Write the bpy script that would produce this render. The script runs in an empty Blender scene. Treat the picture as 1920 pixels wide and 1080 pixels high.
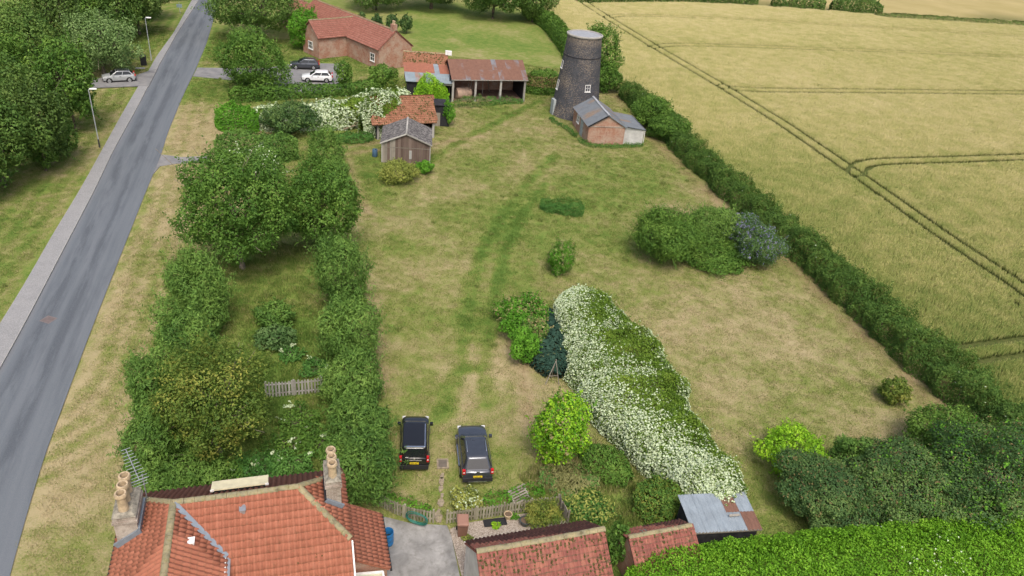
import bpy, math, random
import numpy as np
from mathutils import Matrix, Vector
R = math.radians
rng = np.random.default_rng(7)
random.seed(7)
scene = bpy.context.scene
COL = scene.collection

# ------------------------------------------------------------------ camera
CAM_H, CAM_F, CAM_PITCH, CAM_ROLL = 32.5, 1429.0, R(30.57), R(5.92)
_d = np.array([0, math.cos(CAM_PITCH), -math.sin(CAM_PITCH)])
_u0 = np.array([0, math.sin(CAM_PITCH), math.cos(CAM_PITCH)])
_r0 = np.array([1.0, 0, 0])
_r = _r0 * math.cos(CAM_ROLL) + _u0 * math.sin(CAM_ROLL)
_u = -_r0 * math.sin(CAM_ROLL) + _u0 * math.cos(CAM_ROLL)
cam_data = bpy.data.cameras.new('camera')
cam_data.sensor_width = 36.0
cam_data.lens = 36.0 * CAM_F / 1920.0
cam_data.clip_end = 6000
cam_data.clip_start = 0.5
cam = bpy.data.objects.new('camera', cam_data)
COL.objects.link(cam)
cam.matrix_world = Matrix(((_r[0], _u[0], -_d[0], 0), (_r[1], _u[1], -_d[1], 0), (_r[2], _u[2], -_d[2], CAM_H), (0, 0, 0, 1)))
scene.camera = cam

# ------------------------------------------------------------------ daylight
SUN_EL, SUN_AZ = R(58), R(168)          # azimuth clockwise from +Y
world = bpy.data.worlds.new('World')
scene.world = world
world.use_nodes = True
wn = world.node_tree
sky = wn.nodes.new('ShaderNodeTexSky')
sky.sky_type = 'NISHITA'
sky.sun_disc = False
sky.sun_elevation = SUN_EL
sky.sun_rotation = SUN_AZ
sky.air_density = 1.0
sky.dust_density = 6.0
sky.ozone_density = 0.6
wn.nodes['Background'].inputs[1].default_value = 0.14
wn.links.new(sky.outputs[0], wn.nodes['Background'].inputs[0])
sun_data = bpy.data.lights.new('sun', 'SUN')
sun_data.energy = 1.35
sun_data.angle = R(18)
sun_data.color = (1.0, 0.94, 0.86)
sun = bpy.data.objects.new('sun', sun_data)
COL.objects.link(sun)
sun_dir = Vector((math.sin(SUN_AZ) * math.cos(SUN_EL), math.cos(SUN_AZ) * math.cos(SUN_EL), math.sin(SUN_EL)))
sun.rotation_euler = sun_dir.to_track_quat('Z', 'Y').to_euler()
sun.location = (0, 0, 60)
vs = scene.view_settings
vs.view_transform = 'Standard'
vs.look = 'None'
vs.exposure = 0.42
vs.gamma = 1.0
vs.use_curve_mapping = False
scene.cycles.max_bounces = 5
scene.cycles.diffuse_bounces = 3
scene.cycles.transparent_max_bounces = 4

# ------------------------------------------------------------------ survey: photo point -> place on the ground (or at height z)
def G(x, y, z=0.0):
    v = _d + _r * (x - 960) / CAM_F + _u * (540 - y) / CAM_F
    t = (z - CAM_H) / v[2]
    return np.array([v[0] * t, v[1] * t, z])
def G2(x, y, z=0.0):
    return G(x, y, z)[:2]
def depth(p):
    return float((np.asarray(p) - np.array([0, 0, CAM_H])) @ _d)
def fit(x0, y0, x1, y1, trunk=0.0, squash=1.0):
    """crown ellipsoid (centre, horizontal radius, vertical radius) from the extents it has in the photograph"""
    xc, yc = (x0 + x1) / 2, (y0 + y1) / 2
    b = 1.5
    for _ in range(12):
        c = G(xc, yc, trunk + b)
        k = depth(c) / CAM_F
        a = (x1 - x0) / 2 * k
        hh = (y1 - y0) / 2 * k
        dv = c - np.array([0, 0, CAM_H])
        s = -dv[2] / np.linalg.norm(dv)
        b = math.sqrt(max(hh * hh - (a * squash * s) ** 2, (0.45 * hh) ** 2)) / math.sqrt(1 - s * s)
        b = min(b, 1.25 * a + 1.0)
    c = G(xc, yc, trunk + b)
    return c, a, b

# ------------------------------------------------------------------ mesh helpers
def fast_mesh(name, verts, quads, mat, tint=None, smooth=False):
    me = bpy.data.meshes.new(name)
    verts = np.ascontiguousarray(verts, dtype=np.float32)
    quads = np.ascontiguousarray(quads, dtype=np.int32)
    n, k = quads.shape
    me.vertices.add(len(verts)); me.vertices.foreach_set('co', verts.ravel())
    me.loops.add(n * k); me.loops.foreach_set('vertex_index', quads.ravel())
    me.polygons.add(n)
    me.polygons.foreach_set('loop_start', np.arange(0, n * k, k, dtype=np.int32))
    me.polygons.foreach_set('loop_total', np.full(n, k, dtype=np.int32))
    if smooth:
        me.polygons.foreach_set('use_smooth', np.ones(n, dtype=bool))
    if tint is not None:
        at = me.attributes.new('tint', 'FLOAT', 'FACE')
        at.data.foreach_set('value', np.ascontiguousarray(tint, dtype=np.float32))
    me.update(calc_edges=True)
    me.materials.append(mat)
    return me
def link(name, me, parent=None, loc=(0, 0, 0), rz=0.0):
    o = bpy.data.objects.new(name, me)
    COL.objects.link(o)
    o.location = loc
    o.rotation_euler = (0, 0, rz)
    if parent is not None:
        o.parent = parent
    return o
def tag(o, label=None, cat=None, group=None, kind=None):
    if label: o['label'] = label
    if cat: o['category'] = cat
    if group: o['group'] = group
    if kind: o['kind'] = kind
    return o
def thing(name, label, cat, loc=(0, 0, 0), rz=0.0, group=None):
    o = bpy.data.objects.new(name, None)
    COL.objects.link(o)
    o.empty_display_size = 0.3
    o.location = (float(loc[0]), float(loc[1]), float(loc[2]) if len(loc) > 2 else 0.0)
    o.rotation_euler = (0, 0, rz)
    return tag(o, label, cat, group)

class MB:
    def __init__(s):
        s.v, s.f = [], []
    def add(s, vs, fs):
        o = len(s.v)
        s.v += [tuple(map(float, p)) for p in vs]
        s.f += [tuple(i + o for i in f) for f in fs]
        return s
    def box(s, x0, x1, y0, y1, z0, z1):
        return s.add([(x0, y0, z0), (x1, y0, z0), (x1, y1, z0), (x0, y1, z0), (x0, y0, z1), (x1, y0, z1), (x1, y1, z1), (x0, y1, z1)],
                     [(0, 3, 2, 1), (4, 5, 6, 7), (0, 1, 5, 4), (1, 2, 6, 5), (2, 3, 7, 6), (3, 0, 4, 7)])
    def bar(s, p, q, w, h, up=(0, 0, 1)):
        p, q, up = Vector(p), Vector(q), Vector(up)
        d = (q - p).normalized()
        sd = d.cross(up)
        if sd.length < 1e-4: sd = d.cross(Vector((0, 1, 0)))
        sd.normalize()
        u = sd.cross(d)
        vs = []
        for c in (p, q):
            for a, b in ((-1, -1), (1, -1), (1, 1), (-1, 1)):
                vs.append(c + sd * a * w / 2 + u * b * h / 2)
        return s.add(vs, [(0, 3, 2, 1), (4, 5, 6, 7), (0, 1, 5, 4), (1, 2, 6, 5), (2, 3, 7, 6), (3, 0, 4, 7)])
    def tube(s, pts, rads, n=8, caps=True):
        pts = [Vector(p) for p in pts]
        rings = []
        for i, p in enumerate(pts):
            d = (pts[min(i + 1, len(pts) - 1)] - pts[max(i - 1, 0)]).normalized()
            a = d.cross(Vector((0, 0, 1)))
            if a.length < 0.05: a = d.cross(Vector((0, 1, 0)))
            a.normalize(); b = a.cross(d)
            r = rads[i] if hasattr(rads, '__len__') else rads
            rings.append([p + (a * math.cos(t) + b * math.sin(t)) * r for t in [2 * math.pi * k / n for k in range(n)]])
        return s.loft(rings, caps)
    def loft(s, rings, caps=True, closed=True):
        n = len(rings[0]); o = len(s.v)
        for r in rings: s.v += [tuple(map(float, p)) for p in r]
        for i in range(len(rings) - 1):
            for k in range(n if closed else n - 1):
                a, b = o + i * n + k, o + i * n + (k + 1) % n
                s.f.append((a, b, b + n, a + n))
        if caps:
            s.f.append(tuple(o + k for k in range(n))[::-1])
            s.f.append(tuple(o + (len(rings) - 1) * n + k for k in range(n)))
        return s
    def lathe(s, prof, n=16, c=(0, 0, 0), axis='z', caps=True):
        rings = []
        for r, h in prof:
            ring = []
            for k in range(n):
                t = 2 * math.pi * k / n
                a, b = r * math.cos(t), r * math.sin(t)
                q = (a, b, h) if axis == 'z' else ((h, a, b) if axis == 'x' else (b, h, a))
                ring.append((q[0] + c[0], q[1] + c[1], q[2] + c[2]))
            rings.append(ring)
        return s.loft(rings, caps)
    def prism(s, poly, z0, z1):
        n = len(poly)
        z0 = z0 if hasattr(z0, '__len__') else [z0] * n
        z1 = z1 if hasattr(z1, '__len__') else [z1] * n
        vs = [(p[0], p[1], z0[i]) for i, p in enumerate(poly)] + [(p[0], p[1], z1[i]) for i, p in enumerate(poly)]
        return s.add(vs, [tuple(range(n))[::-1], tuple(range(n, 2 * n))] + [(i, (i + 1) % n, n + (i + 1) % n, n + i) for i in range(n)])
    def sheet(s, poly3, t=0.02):
        """planar polygon with thickness t below it"""
        p = [Vector(q) for q in poly3]
        nrm = (p[1] - p[0]).cross(p[2] - p[0]).normalized()
        if nrm.z < 0: p = p[::-1]; nrm = -nrm
        n = len(p)
        vs = [q - nrm * t for q in p] + p
        return s.add(vs, [tuple(range(n))[::-1], tuple(range(n, 2 * n))] + [(i, (i + 1) % n, n + (i + 1) % n, n + i) for i in range(n)])
    def xf(s, m):
        s.v = [tuple(m @ Vector(p)) for p in s.v]; return s
    def mesh(s, name, mat, smooth=None):
        me = bpy.data.meshes.new(name)
        me.from_pydata(s.v, [], s.f)
        me.materials.append(mat)
        if smooth is not None:
            me.polygons.foreach_set('use_smooth', np.ones(len(me.polygons), dtype=bool))
            me.set_sharp_from_angle(angle=R(smooth))
        me.update()
        return me
    def build(s, name, mat, parent=None, smooth=None, loc=(0, 0, 0), rz=0.0):
        return link(name, s.mesh(name, mat, smooth), parent, loc, rz)

def resample(pts, step):
    pts = np.asarray(pts, float)
    seg = np.linalg.norm(np.diff(pts, axis=0), axis=1)
    cum = np.r_[0, np.cumsum(seg)]
    n = max(2, int(cum[-1] / step) + 1)
    t = np.linspace(0, cum[-1], n)
    return np.stack([np.interp(t, cum, pts[:, k]) for k in range(pts.shape[1])], 1)
def smoothline(pts, step, it=3):
    p = resample(pts, step)
    for _ in range(it):
        p[1:-1] = (p[:-2] + 2 * p[1:-1] + p[2:]) / 4
    return p
def line_dist(x, y, pts):
    """distance of many points to a polyline, and signed side"""
    best = np.full(x.shape, 1e9)
    for (x0, y0), (x1, y1) in zip(pts[:-1], pts[1:]):
        dx, dy = x1 - x0, y1 - y0
        t = np.clip(((x - x0) * dx + (y - y0) * dy) / (dx * dx + dy * dy + 1e-9), 0, 1)
        best = np.minimum(best, np.hypot(x - x0 - t * dx, y - y0 - t * dy))
    return best
def in_poly(x, y, poly):
    r = np.zeros(x.shape, bool)
    n = len(poly)
    for i in range(n):
        x0, y0 = poly[i]; x1, y1 = poly[(i + 1) % n]
        c = (y0 > y) != (y1 > y)
        r ^= c & (x < (x1 - x0) * (y - y0) / (y1 - y0 + 1e-12) + x0)
    return r
def vnoise(x, y, scale, seed=0):
    """smooth value noise 0..1"""
    g = np.random.default_rng(seed).random((256, 256))
    u, v = np.asarray(x) / scale + 500, np.asarray(y) / scale + 500
    i, j = np.floor(u).astype(int), np.floor(v).astype(int)
    fu, fv = u - i, v - j
    fu, fv = fu * fu * (3 - 2 * fu), fv * fv * (3 - 2 * fv)
    a, b, c, d = g[i % 256, j % 256], g[(i + 1) % 256, j % 256], g[i % 256, (j + 1) % 256], g[(i + 1) % 256, (j + 1) % 256]
    return a * (1 - fu) * (1 - fv) + b * fu * (1 - fv) + c * (1 - fu) * fv + d * fu * fv
def fbm(x, y, scale, seed=0, o=4):
    s, w, t = 0, 0, 1.0
    for k in range(o):
        s = s + t * vnoise(x, y, scale / 2 ** k, seed + k); w += t; t *= 0.55
    return s / w

# ------------------------------------------------------------------ material helpers
class NT:
    def __init__(s, name, rough=0.85, spec=0.25):
        s.m = bpy.data.materials.new(name); s.m.use_nodes = True
        s.t = s.m.node_tree
        s.b = s.t.nodes['Principled BSDF']
        s.b.inputs['Roughness'].default_value = rough
        s.b.inputs['Specular IOR Level'].default_value = spec
        s._geo = None
    def n(s, t): return s.t.nodes.new(t)
    def put(s, sock, v):
        if hasattr(v, 'node'): s.t.links.new(v, sock)
        elif isinstance(v, (tuple, list)) and len(v) == 3 and sock.type == 'RGBA': sock.default_value = (*v, 1)
        else: sock.default_value = v
    def pos(s):
        if s._geo is None: s._geo = s.n('ShaderNodeNewGeometry')
        return s._geo.outputs['Position']
    def obj(s): return s.n('ShaderNodeTexCoord').outputs['Object']
    def rand(s): return s.n('ShaderNodeObjectInfo').outputs['Random']
    def attr(s, name, typ='GEOMETRY', out='Fac'):
        a = s.n('ShaderNodeAttribute'); a.attribute_name = name; a.attribute_type = typ
        return a.outputs[out]
    def scale(s, vec, sc):
        m = s.n('ShaderNodeMapping'); s.put(m.inputs[0], vec); m.inputs['Scale'].default_value = sc
        return m.outputs[0]
    def noise(s, vec, sc, det=3, rough=0.6, dist=0.0):
        m = s.n('ShaderNodeTexNoise'); s.put(m.inputs['Vector'], vec)
        m.inputs['Scale'].default_value = sc; m.inputs['Detail'].default_value = det
        m.inputs['Roughness'].default_value = rough; m.inputs['Distortion'].default_value = dist
        return m.outputs['Fac']
    def voro(s, vec, sc, out='Distance'):
        m = s.n('ShaderNodeTexVoronoi'); s.put(m.inputs['Vector'], vec); m.inputs['Scale'].default_value = sc
        return m.outputs[out]
    def math(s, op, a, b=0.0, clamp=False):
        m = s.n('ShaderNodeMath'); m.operation = op; m.use_clamp = clamp
        s.put(m.inputs[0], a); s.put(m.inputs[1], b)
        return m.outputs[0]
    def map(s, v, a, b, c=0.0, d=1.0):
        m = s.n('ShaderNodeMapRange'); s.put(m.inputs[0], v)
        for i, q in enumerate((a, b, c, d)): m.inputs[i + 1].default_value = q
        return m.outputs[0]
    def mix(s, f, a, b, mode='MIX'):
        m = s.n('ShaderNodeMix'); m.data_type = 'RGBA'; m.blend_type = mode
        s.put(m.inputs[0], f); s.put(m.inputs[6], a); s.put(m.inputs[7], b)
        return m.outputs[2]
    def ramp(s, f, stops):
        m = s.n('ShaderNodeValToRGB'); s.put(m.inputs[0], f)
        e = m.color_ramp.elements
        while len(e) < len(stops): e.new(0.5)
        for k, (p, c) in enumerate(stops): e[k].position = p; e[k].color = (*c, 1)
        return m.outputs[0]
    def color(s, c): s.put(s.b.inputs['Base Color'], c); return s
    def bump(s, h, strength=0.4, dist=0.05):
        m = s.n('ShaderNodeBump'); s.put(m.inputs['Height'], h)
        m.inputs['Strength'].default_value = strength; m.inputs['Distance'].default_value = dist
        s.t.links.new(m.outputs[0], s.b.inputs['Normal']); return s
def leaf_mat(name, stops, trans=0.25, rough=0.5):
    k = NT(name, rough + .1, 0.16)
    f = k.math('ADD', k.math('MULTIPLY', k.attr('tint'), 0.8), k.math('MULTIPLY', k.rand(), 0.2))
    f = k.math('ADD', f, k.map(k.noise(k.pos(), 0.7, 3), 0.3, 0.7, -0.22, 0.22), clamp=True)
    c = k.ramp(f, stops)
    k.color(c)
    if trans:
        tr = k.n('ShaderNodeBsdfTranslucent'); k.put(tr.inputs[0], k.mix(0.5, c, (0.20, 0.28, 0.03), 'MIX'))
        mx = k.n('ShaderNodeMixShader'); mx.inputs[0].default_value = trans
        k.t.links.new(k.b.outputs[0], mx.inputs[1]); k.t.links.new(tr.outputs[0], mx.inputs[2])
        k.t.links.new(mx.outputs[0], k.t.nodes['Material Output'].inputs[0])
    return k.m
def plain(name, c, rough=0.6, spec=0.3, metal=0.0, var=0.15, sc=3.0):
    k = NT(name, rough, spec)
    k.b.inputs['Metallic'].default_value = metal
    f = k.noise(k.obj(), sc, 4)
    lo = tuple(q * (1 - var) for q in c); hi = tuple(min(1, q * (1 + var)) for q in c)
    k.color(k.ramp(f, [(0.3, lo), (0.7, hi)]))
    return k.m
W2 = lambda *pts: np.array([G2(*p) for p in pts])
# ------------------------------------------------------------------ ground cover: what grows where
HEDGE_IN = np.array([G2(*p) for p in [(1150, 172), (1215, 252), (1330, 362), (1480, 492), (1620, 630), (1760, 762), (1850, 838), (1990, 930)]])
CTRL = [(720, 420, .35), (720, 520, .15), (740, 600, .12), (760, 680, .2), (800, 740, .35), (820, 560, .3), (830, 460, .35), (780, 380, .35), (860, 360, .3),
        (900, 300, .3), (680, 330, .65), (660, 300, .6), (830, 300, .5), (880, 620, .75), (890, 530, .7), (920, 450, .7), (960, 390, .6), (1000, 330, .45),
        (930, 620, .4), (990, 480, .5), (960, 560, .45), (1040, 300, .45), (980, 240, .4), (1100, 330, .6), (1180, 330, .6), (1250, 330, .4), (1330, 370, .3),
        (1150, 430, .6), (1110, 500, .4), (1180, 520, .25), (1250, 560, .2), (1350, 520, .3), (1280, 500, .5), (1400, 600, .15), (1500, 600, .2), (1300, 700, .5),
        (1380, 690, .2), (1450, 760, .15), (1550, 700, .35), (1620, 760, .3), (1700, 800, .2), (1230, 620, .2), (1420, 520, .4), (1350, 850, .5), (1420, 900, .6),
        (850, 760, .4), (830, 860, .4), (740, 880, .45), (960, 760, .2), (980, 700, .15), (950, 860, .5), (1050, 920, .6), (900, 200, .45), (1000, 200, .5), (950, 270, .35),
        (330, 230, .0), (360, 270, .08), (320, 360, .05), (280, 430, .12), (310, 480, .08), (220, 600, .05), (180, 700, .2), (250, 640, .0), (120, 900, .1), (160, 980, .2),
        (60, 1050, .08), (340, 440, .22), (60, 400, .58), (20, 540, .66), (120, 350, .48), (200, 220, .45), (220, 180, .36), (280, 70, .6), (330, 20, .55), (10, 470, .68),
        (480, 560, .75), (520, 520, .72), (560, 560, .65), (470, 500, .85), (440, 560, .8), (580, 620, .75), (560, 700, .9), (560, 820, .95), (450, 890, .95), (420, 640, .9),
        (400, 160, .6), (370, 100, .6), (850, 60, .62), (950, 70, .55), (900, 20, .6), (500, 140, .7), (100, 200, .6), (1100, 60, .6), (1150, 1000, .7), (1600, 1000, .6)]
CW = np.array([[*G2(x, y), g] for x, y, g in CTRL])
TRACKS = [np.array([G2(*p) for p in q]) for q in (
    [(868, 690), (876, 610), (883, 550), (903, 480), (938, 412), (985, 350), (1040, 290)],
    [(905, 690), (918, 610), (928, 550), (946, 470), (978, 400), (1020, 345)],
    [(830, 780), (850, 720), (868, 690)], [(915, 760), (908, 720), (905, 690)],
    [(690, 330), (760, 330), (860, 265), (960, 215), (1010, 190)])]
WORN = [np.array([G2(*p) for p in q]) for q in (
    [(640, 290), (700, 282), (800, 272), (900, 255)], [(640, 277), (700, 268), (780, 258)], [(655, 300), (668, 345), (690, 400)],
    [(700, 560), (708, 640), (722, 720)], [(975, 640), (985, 720), (995, 800)])]
# wheat field outline, clockwise from its far west corner
FIELD = [tuple(G2(*p)) for p in [(1020, -30), (1058, 55), (1125, 85), (1172, 155), (1250, 232), (1345, 322), (1495, 455), (1640, 590), (1780, 715), (1905, 815), (2060, 915)]]
FIELD += [(75, 25), (260, 120), tuple(G2(2100, 60)), tuple(G2(1920, 44)), tuple(G2(1640, 30)), tuple(G2(1420, 14)), tuple(G2(1200, 0))]
TRAM = [np.array([G2(*p, 0.55) for p in q]) for q in (
    [(1040, -35), (1094, 2), (1140, 32), (1230, 87), (1352, 158), (1470, 230), (1605, 322), (1772, 440), (1905, 527), (2000, 595)],
    [(1140, 30), (1165, 27), (1230, 28), (1400, 35), (1640, 50), (1920, 66), (2050, 73)],
    [(1226, 86), (1238, 84), (1262, 82), (1330, 83), (1450, 87), (1650, 94), (1920, 105), (2050, 110)],
    [(1356, 160), (1385, 165), (1420, 167), (1640, 169), (1920, 172), (2050, 173)],
    [(1606, 322), (1606, 312), (1616, 304), (1650, 300), (1770, 297), (1920, 292), (2050, 287)],
    [(1800, 662), (1832, 657), (1920, 645), (2050, 628)])]
TRAM = [smoothline(t, 1.0, 6) for t in TRAM]

VERGE_LINE = np.array([G2(*p) for p in [(401, -45), (361, 0), (326, 63), (260, 163), (190, 287), (101, 440), (0, 612), (-60, 705)]])
def cover(x, y):
    w = np.zeros(x.shape) + 1e-4; s = np.zeros(x.shape) + 0.5e-4
    for cx, cy, g in CW:
        d2 = (x - cx) ** 2 + (y - cy) ** 2
        k = np.exp(-d2 / (2 * 4.2 ** 2)) + 0.02 / (1 + d2 / 40)
        w += k; s += k * g
    g = s / w + 0.05
    for t in TRACKS:
        dl = line_dist(x, y, t); g = g + 0.34 * np.exp(-(dl / 0.65) ** 2) - 0.10 * np.exp(-((dl - 1.1) / 0.4) ** 2)
    g = g + 0.62 * (fbm(x, y, 5.0, 3) - 0.5) + 0.35 * (fbm(x, y, 1.4, 21) - 0.5)
    # mowing bands along the verges beside the road
    dv_ = line_dist(x, y, VERGE_LINE)
    g = g + 0.16 * np.sin(dv_ * 2 * np.pi / 1.5 + 1.5 * fbm(x, y, 6.0, 71)) * np.clip((16 - dv_) / 4, 0, 1)
    bare = 0.75 * np.exp(-(line_dist(x, y, HEDGE_IN) / 0.9) ** 2) * np.clip(fbm(x, y, 3.0, 40) * 2.2 - 0.35, 0, 1)
    for t in WORN:
        dd = np.exp(-(line_dist(x, y, t) / 0.45) ** 2)
        bare = np.maximum(bare, 0.6 * dd); g = g - 0.25 * dd
    crop = in_poly(x, y, FIELD).astype(float)
    return np.clip(g, 0, 1), np.clip(bare, 0, 1), crop

def grass_color(k, green, bare, fine=True):
    p = k.pos()
    f = k.math('ADD', green, k.map(k.noise(p, 1.1, 4), 0.25, 0.75, -0.22, 0.22))
    f = k.math('ADD', f, k.map(k.noise(k.scale(p, (1, 1, 0.3)), 9.0, 5, 0.8), 0.25, 0.75, -0.34, 0.34), clamp=True)
    c = k.ramp(f, [(0.05, (0.385, 0.322, 0.185)), (0.3, (0.290, 0.268, 0.122)), (0.52, (0.205, 0.232, 0.066)), (0.75, (0.138, 0.205, 0.042)), (1.0, (0.085, 0.155, 0.028))])
    b = k.math('MULTIPLY', bare, k.map(k.noise(p, 4.0, 4), 0.3, 0.6), clamp=True)
    return k.mix(b, c, (0.25, 0.17, 0.105))

kg = NT('ground_grass', 0.95, 0.1)
_cov = kg.n('ShaderNodeAttribute'); _cov.attribute_name = 'cover'
_sep = kg.n('ShaderNodeSeparateColor'); kg.t.links.new(_cov.outputs['Color'], _sep.inputs[0])
_gc = grass_color(kg, _sep.outputs[0], _sep.outputs[1])
_wheat_far = kg.ramp(kg.noise(kg.scale(kg.pos(), (1, 1, 1)), 0.08, 5), [(0.3, (0.33, 0.28, 0.115)), (0.7, (0.42, 0.345, 0.165))])
_soil = kg.ramp(kg.noise(kg.pos(), 3.0, 4), [(0.3, (0.06, 0.085, 0.022)), (0.7, (0.12, 0.13, 0.045))])
_sepxyz = kg.n('ShaderNodeSeparateXYZ'); kg.put(_sepxyz.inputs[0], kg.pos())
kg.color(kg.mix(_sep.outputs[2], _gc, kg.mix(kg.attr('far'), _soil, _wheat_far)))
kg.bump(kg.noise(kg.pos(), 9.0, 5, 0.7), 0.7, 0.08)

def spaced(lo, hi, step, far):
    a = list(np.arange(lo, hi + 1e-6, step)); d = step
    while a[-1] < far: d *= 1.25; a.append(a[-1] + d)
    d = step
    while a[0] > -far: d *= 1.25; a.insert(0, a[0] - d)
    return np.array(a)
gx, gy = spaced(-66, 44, 0.5, 2500), spaced(20, 140, 0.5, 2600)
XX, YY = np.meshgrid(gx, gy)
cg, cb, cc = cover(XX.ravel(), YY.ravel())
nx, ny = len(gx), len(gy)
idx = np.arange(nx * ny).reshape(ny, nx)
zz = (fbm(XX, YY, 2.2, 60) - 0.5) * 0.06 * np.exp(-((XX + 5) ** 2 + (YY - 70) ** 2) / 90 ** 2) - 0.03
gm = fast_mesh('ground', np.stack([XX.ravel(), YY.ravel(), zz.ravel()], 1),
               np.stack([idx[:-1, :-1].ravel(), idx[:-1, 1:].ravel(), idx[1:, 1:].ravel(), idx[1:, :-1].ravel()], 1), kg.m, smooth=True)
ca = gm.attributes.new('cover', 'FLOAT_COLOR', 'POINT')
FARF = np.clip((np.hypot(XX.ravel(), YY.ravel()) - 262) / 14, 0, 1)
FARF = np.maximum(FARF, 1 - cc)
# beyond the boundary strip lies another wheat field
beyond = (YY.ravel() > 175) & (XX.ravel() > -20)
cc2 = np.maximum(cc, beyond.astype(float))
ca.data.foreach_set('color', np.stack([cg, cb, cc2, np.ones_like(cg)], 1).astype(np.float32).ravel())
fa = gm.attributes.new('far', 'FLOAT', 'POINT'); fa.data.foreach_set('value', FARF.astype(np.float32))
ground = tag(link('ground', gm), kind='structure')

# ------------------------------------------------------------------ road, pavement, drives
ROAD_L = [(430, -110), (401, -45), (373, 0), (330, 67), (293, 133), (278, 163), (250, 217), (213, 283), (177, 360), (135, 440), (89, 529), (36, 630), (0, 695), (-60, 800), (-150, 960), (-260, 1160)]
ROAD_R = [(462, -110), (432, -45), (410, 5), (388, 80), (365, 135), (343, 180), (328, 217), (313, 253), (303, 290), (275, 356), (242, 440), (200, 546), (165, 635), (130, 730), (77, 872), (18, 1080), (0, 1150), (-20, 1230)]
PAVE_L = [(422, -110), (391, -45), (361, 0), (326, 63), (292, 110), (279, 135), (260, 163), (227, 220), (190, 287), (150, 360), (101, 440), (44, 541), (0, 612), (-60, 705), (-150, 850), (-260, 1030)]
rl, rr, pl = [smoothline(np.array([G2(*p) for p in q]), 1.5, 4) for q in (ROAD_L, ROAD_R, PAVE_L)]
N = 130
def renum(p, n):
    s = np.r_[0, np.cumsum(np.linalg.norm(np.diff(p, axis=0), axis=1))]
    t = np.linspace(0, s[-1], n)
    return np.stack([np.interp(t, s, p[:, 0]), np.interp(t, s, p[:, 1])], 1)
rl, rr, pl = renum(rl, N), renum(rr, N), renum(pl, N)
def strip(name, a, b, z, mat, m=8, ztab=None):
    t = np.linspace(0, 1, m + 1)
    P = a[:, None, :] * (1 - t)[None, :, None] + b[:, None, :] * t[None, :, None]
    n = len(a)
    zc = np.full((n, m + 1), z) if ztab is None else np.tile(np.array(ztab), (n, 1))
    v = np.concatenate([P, zc[..., None]], 2).reshape(-1, 3)
    i = np.arange(n * (m + 1)).reshape(n, m + 1)
    q = np.stack([i[:-1, :-1].ravel(), i[1:, :-1].ravel(), i[1:, 1:].ravel(), i[:-1, 1:].ravel()], 1)
    me = fast_mesh(name, v, q, mat, smooth=True)
    s = np.r_[0, np.cumsum(np.linalg.norm(np.diff((a + b) / 2, axis=0), axis=1))]
    w = float(np.mean(np.linalg.norm(a - b, axis=1)))
    uv = np.stack([np.tile(t * w, (n, 1)), np.tile(s[:, None], (1, m + 1)), np.zeros((n, m + 1))], 2).reshape(-1, 3)
    at = me.attributes.new('lane', 'FLOAT_VECTOR', 'POINT'); at.data.foreach_set('vector', uv.astype(np.float32).ravel())
    return me
ka = NT('asphalt', 0.9, 0.2)
ln = ka.attr('lane', out='Vector')
long1 = ka.noise(ka.scale(ln, (1.3, 0.05, 1)), 1.0, 5, 0.65, 0.2)
long2 = ka.noise(ka.scale(ln, (1.5, 0.11, 1)), 0.6, 5, 0.65)
cA = ka.ramp(long1, [(0.34, (0.108, 0.126, 0.146)), (0.50, (0.130, 0.149, 0.170)), (0.70, (0.150, 0.168, 0.190))])
cA = ka.mix(ka.map(long2, 0.54, 0.64, 0, 0.4), cA, (0.066, 0.078, 0.096))
sx0 = ka.n('ShaderNodeSeparateXYZ'); ka.put(sx0.inputs[0], ln)
trk = ka.math('ADD', ka.map(ka.math('ABSOLUTE', ka.math('SUBTRACT', sx0.outputs[0], 1.2)), 0.25, 0.75, 1, 0), ka.map(ka.math('ABSOLUTE', ka.math('SUBTRACT', sx0.outputs[0], 2.75)), 0.2, 0.6, 1, 0), clamp=True)
trk = ka.math('MULTIPLY', trk, ka.map(ka.noise(ka.scale(ln, (0.9, 0.10, 1)), 1.0, 5, 0.7), 0.42, 0.56, 0, 0.8))
cA = ka.mix(trk, cA, (0.075, 0.088, 0.106))
cA = ka.mix(ka.map(ka.voro(ka.pos(), 26.0), 0.1, 0.7, 0.18, 0.0), cA, (0.3, 0.3, 0.3))
sx = ka.n('ShaderNodeSeparateXYZ'); ka.put(sx.inputs[0], ln)
edge = ka.math('MAXIMUM', ka.map(sx.outputs[0], 4.75, 5.35, 0, 1), ka.map(sx.outputs[0], 0.35, 0.0, 0, 0.6))
ka.color(ka.mix(ka.math('MULTIPLY', edge, 0.45), cA, (0.235, 0.235, 0.24)))
ka.bump(ka.noise(ka.pos(), 60.0, 3), 0.3, 0.01)
road = tag(link('road', strip('road', rl, rr, 0.035, ka.m, 10)), kind='structure')

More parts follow.
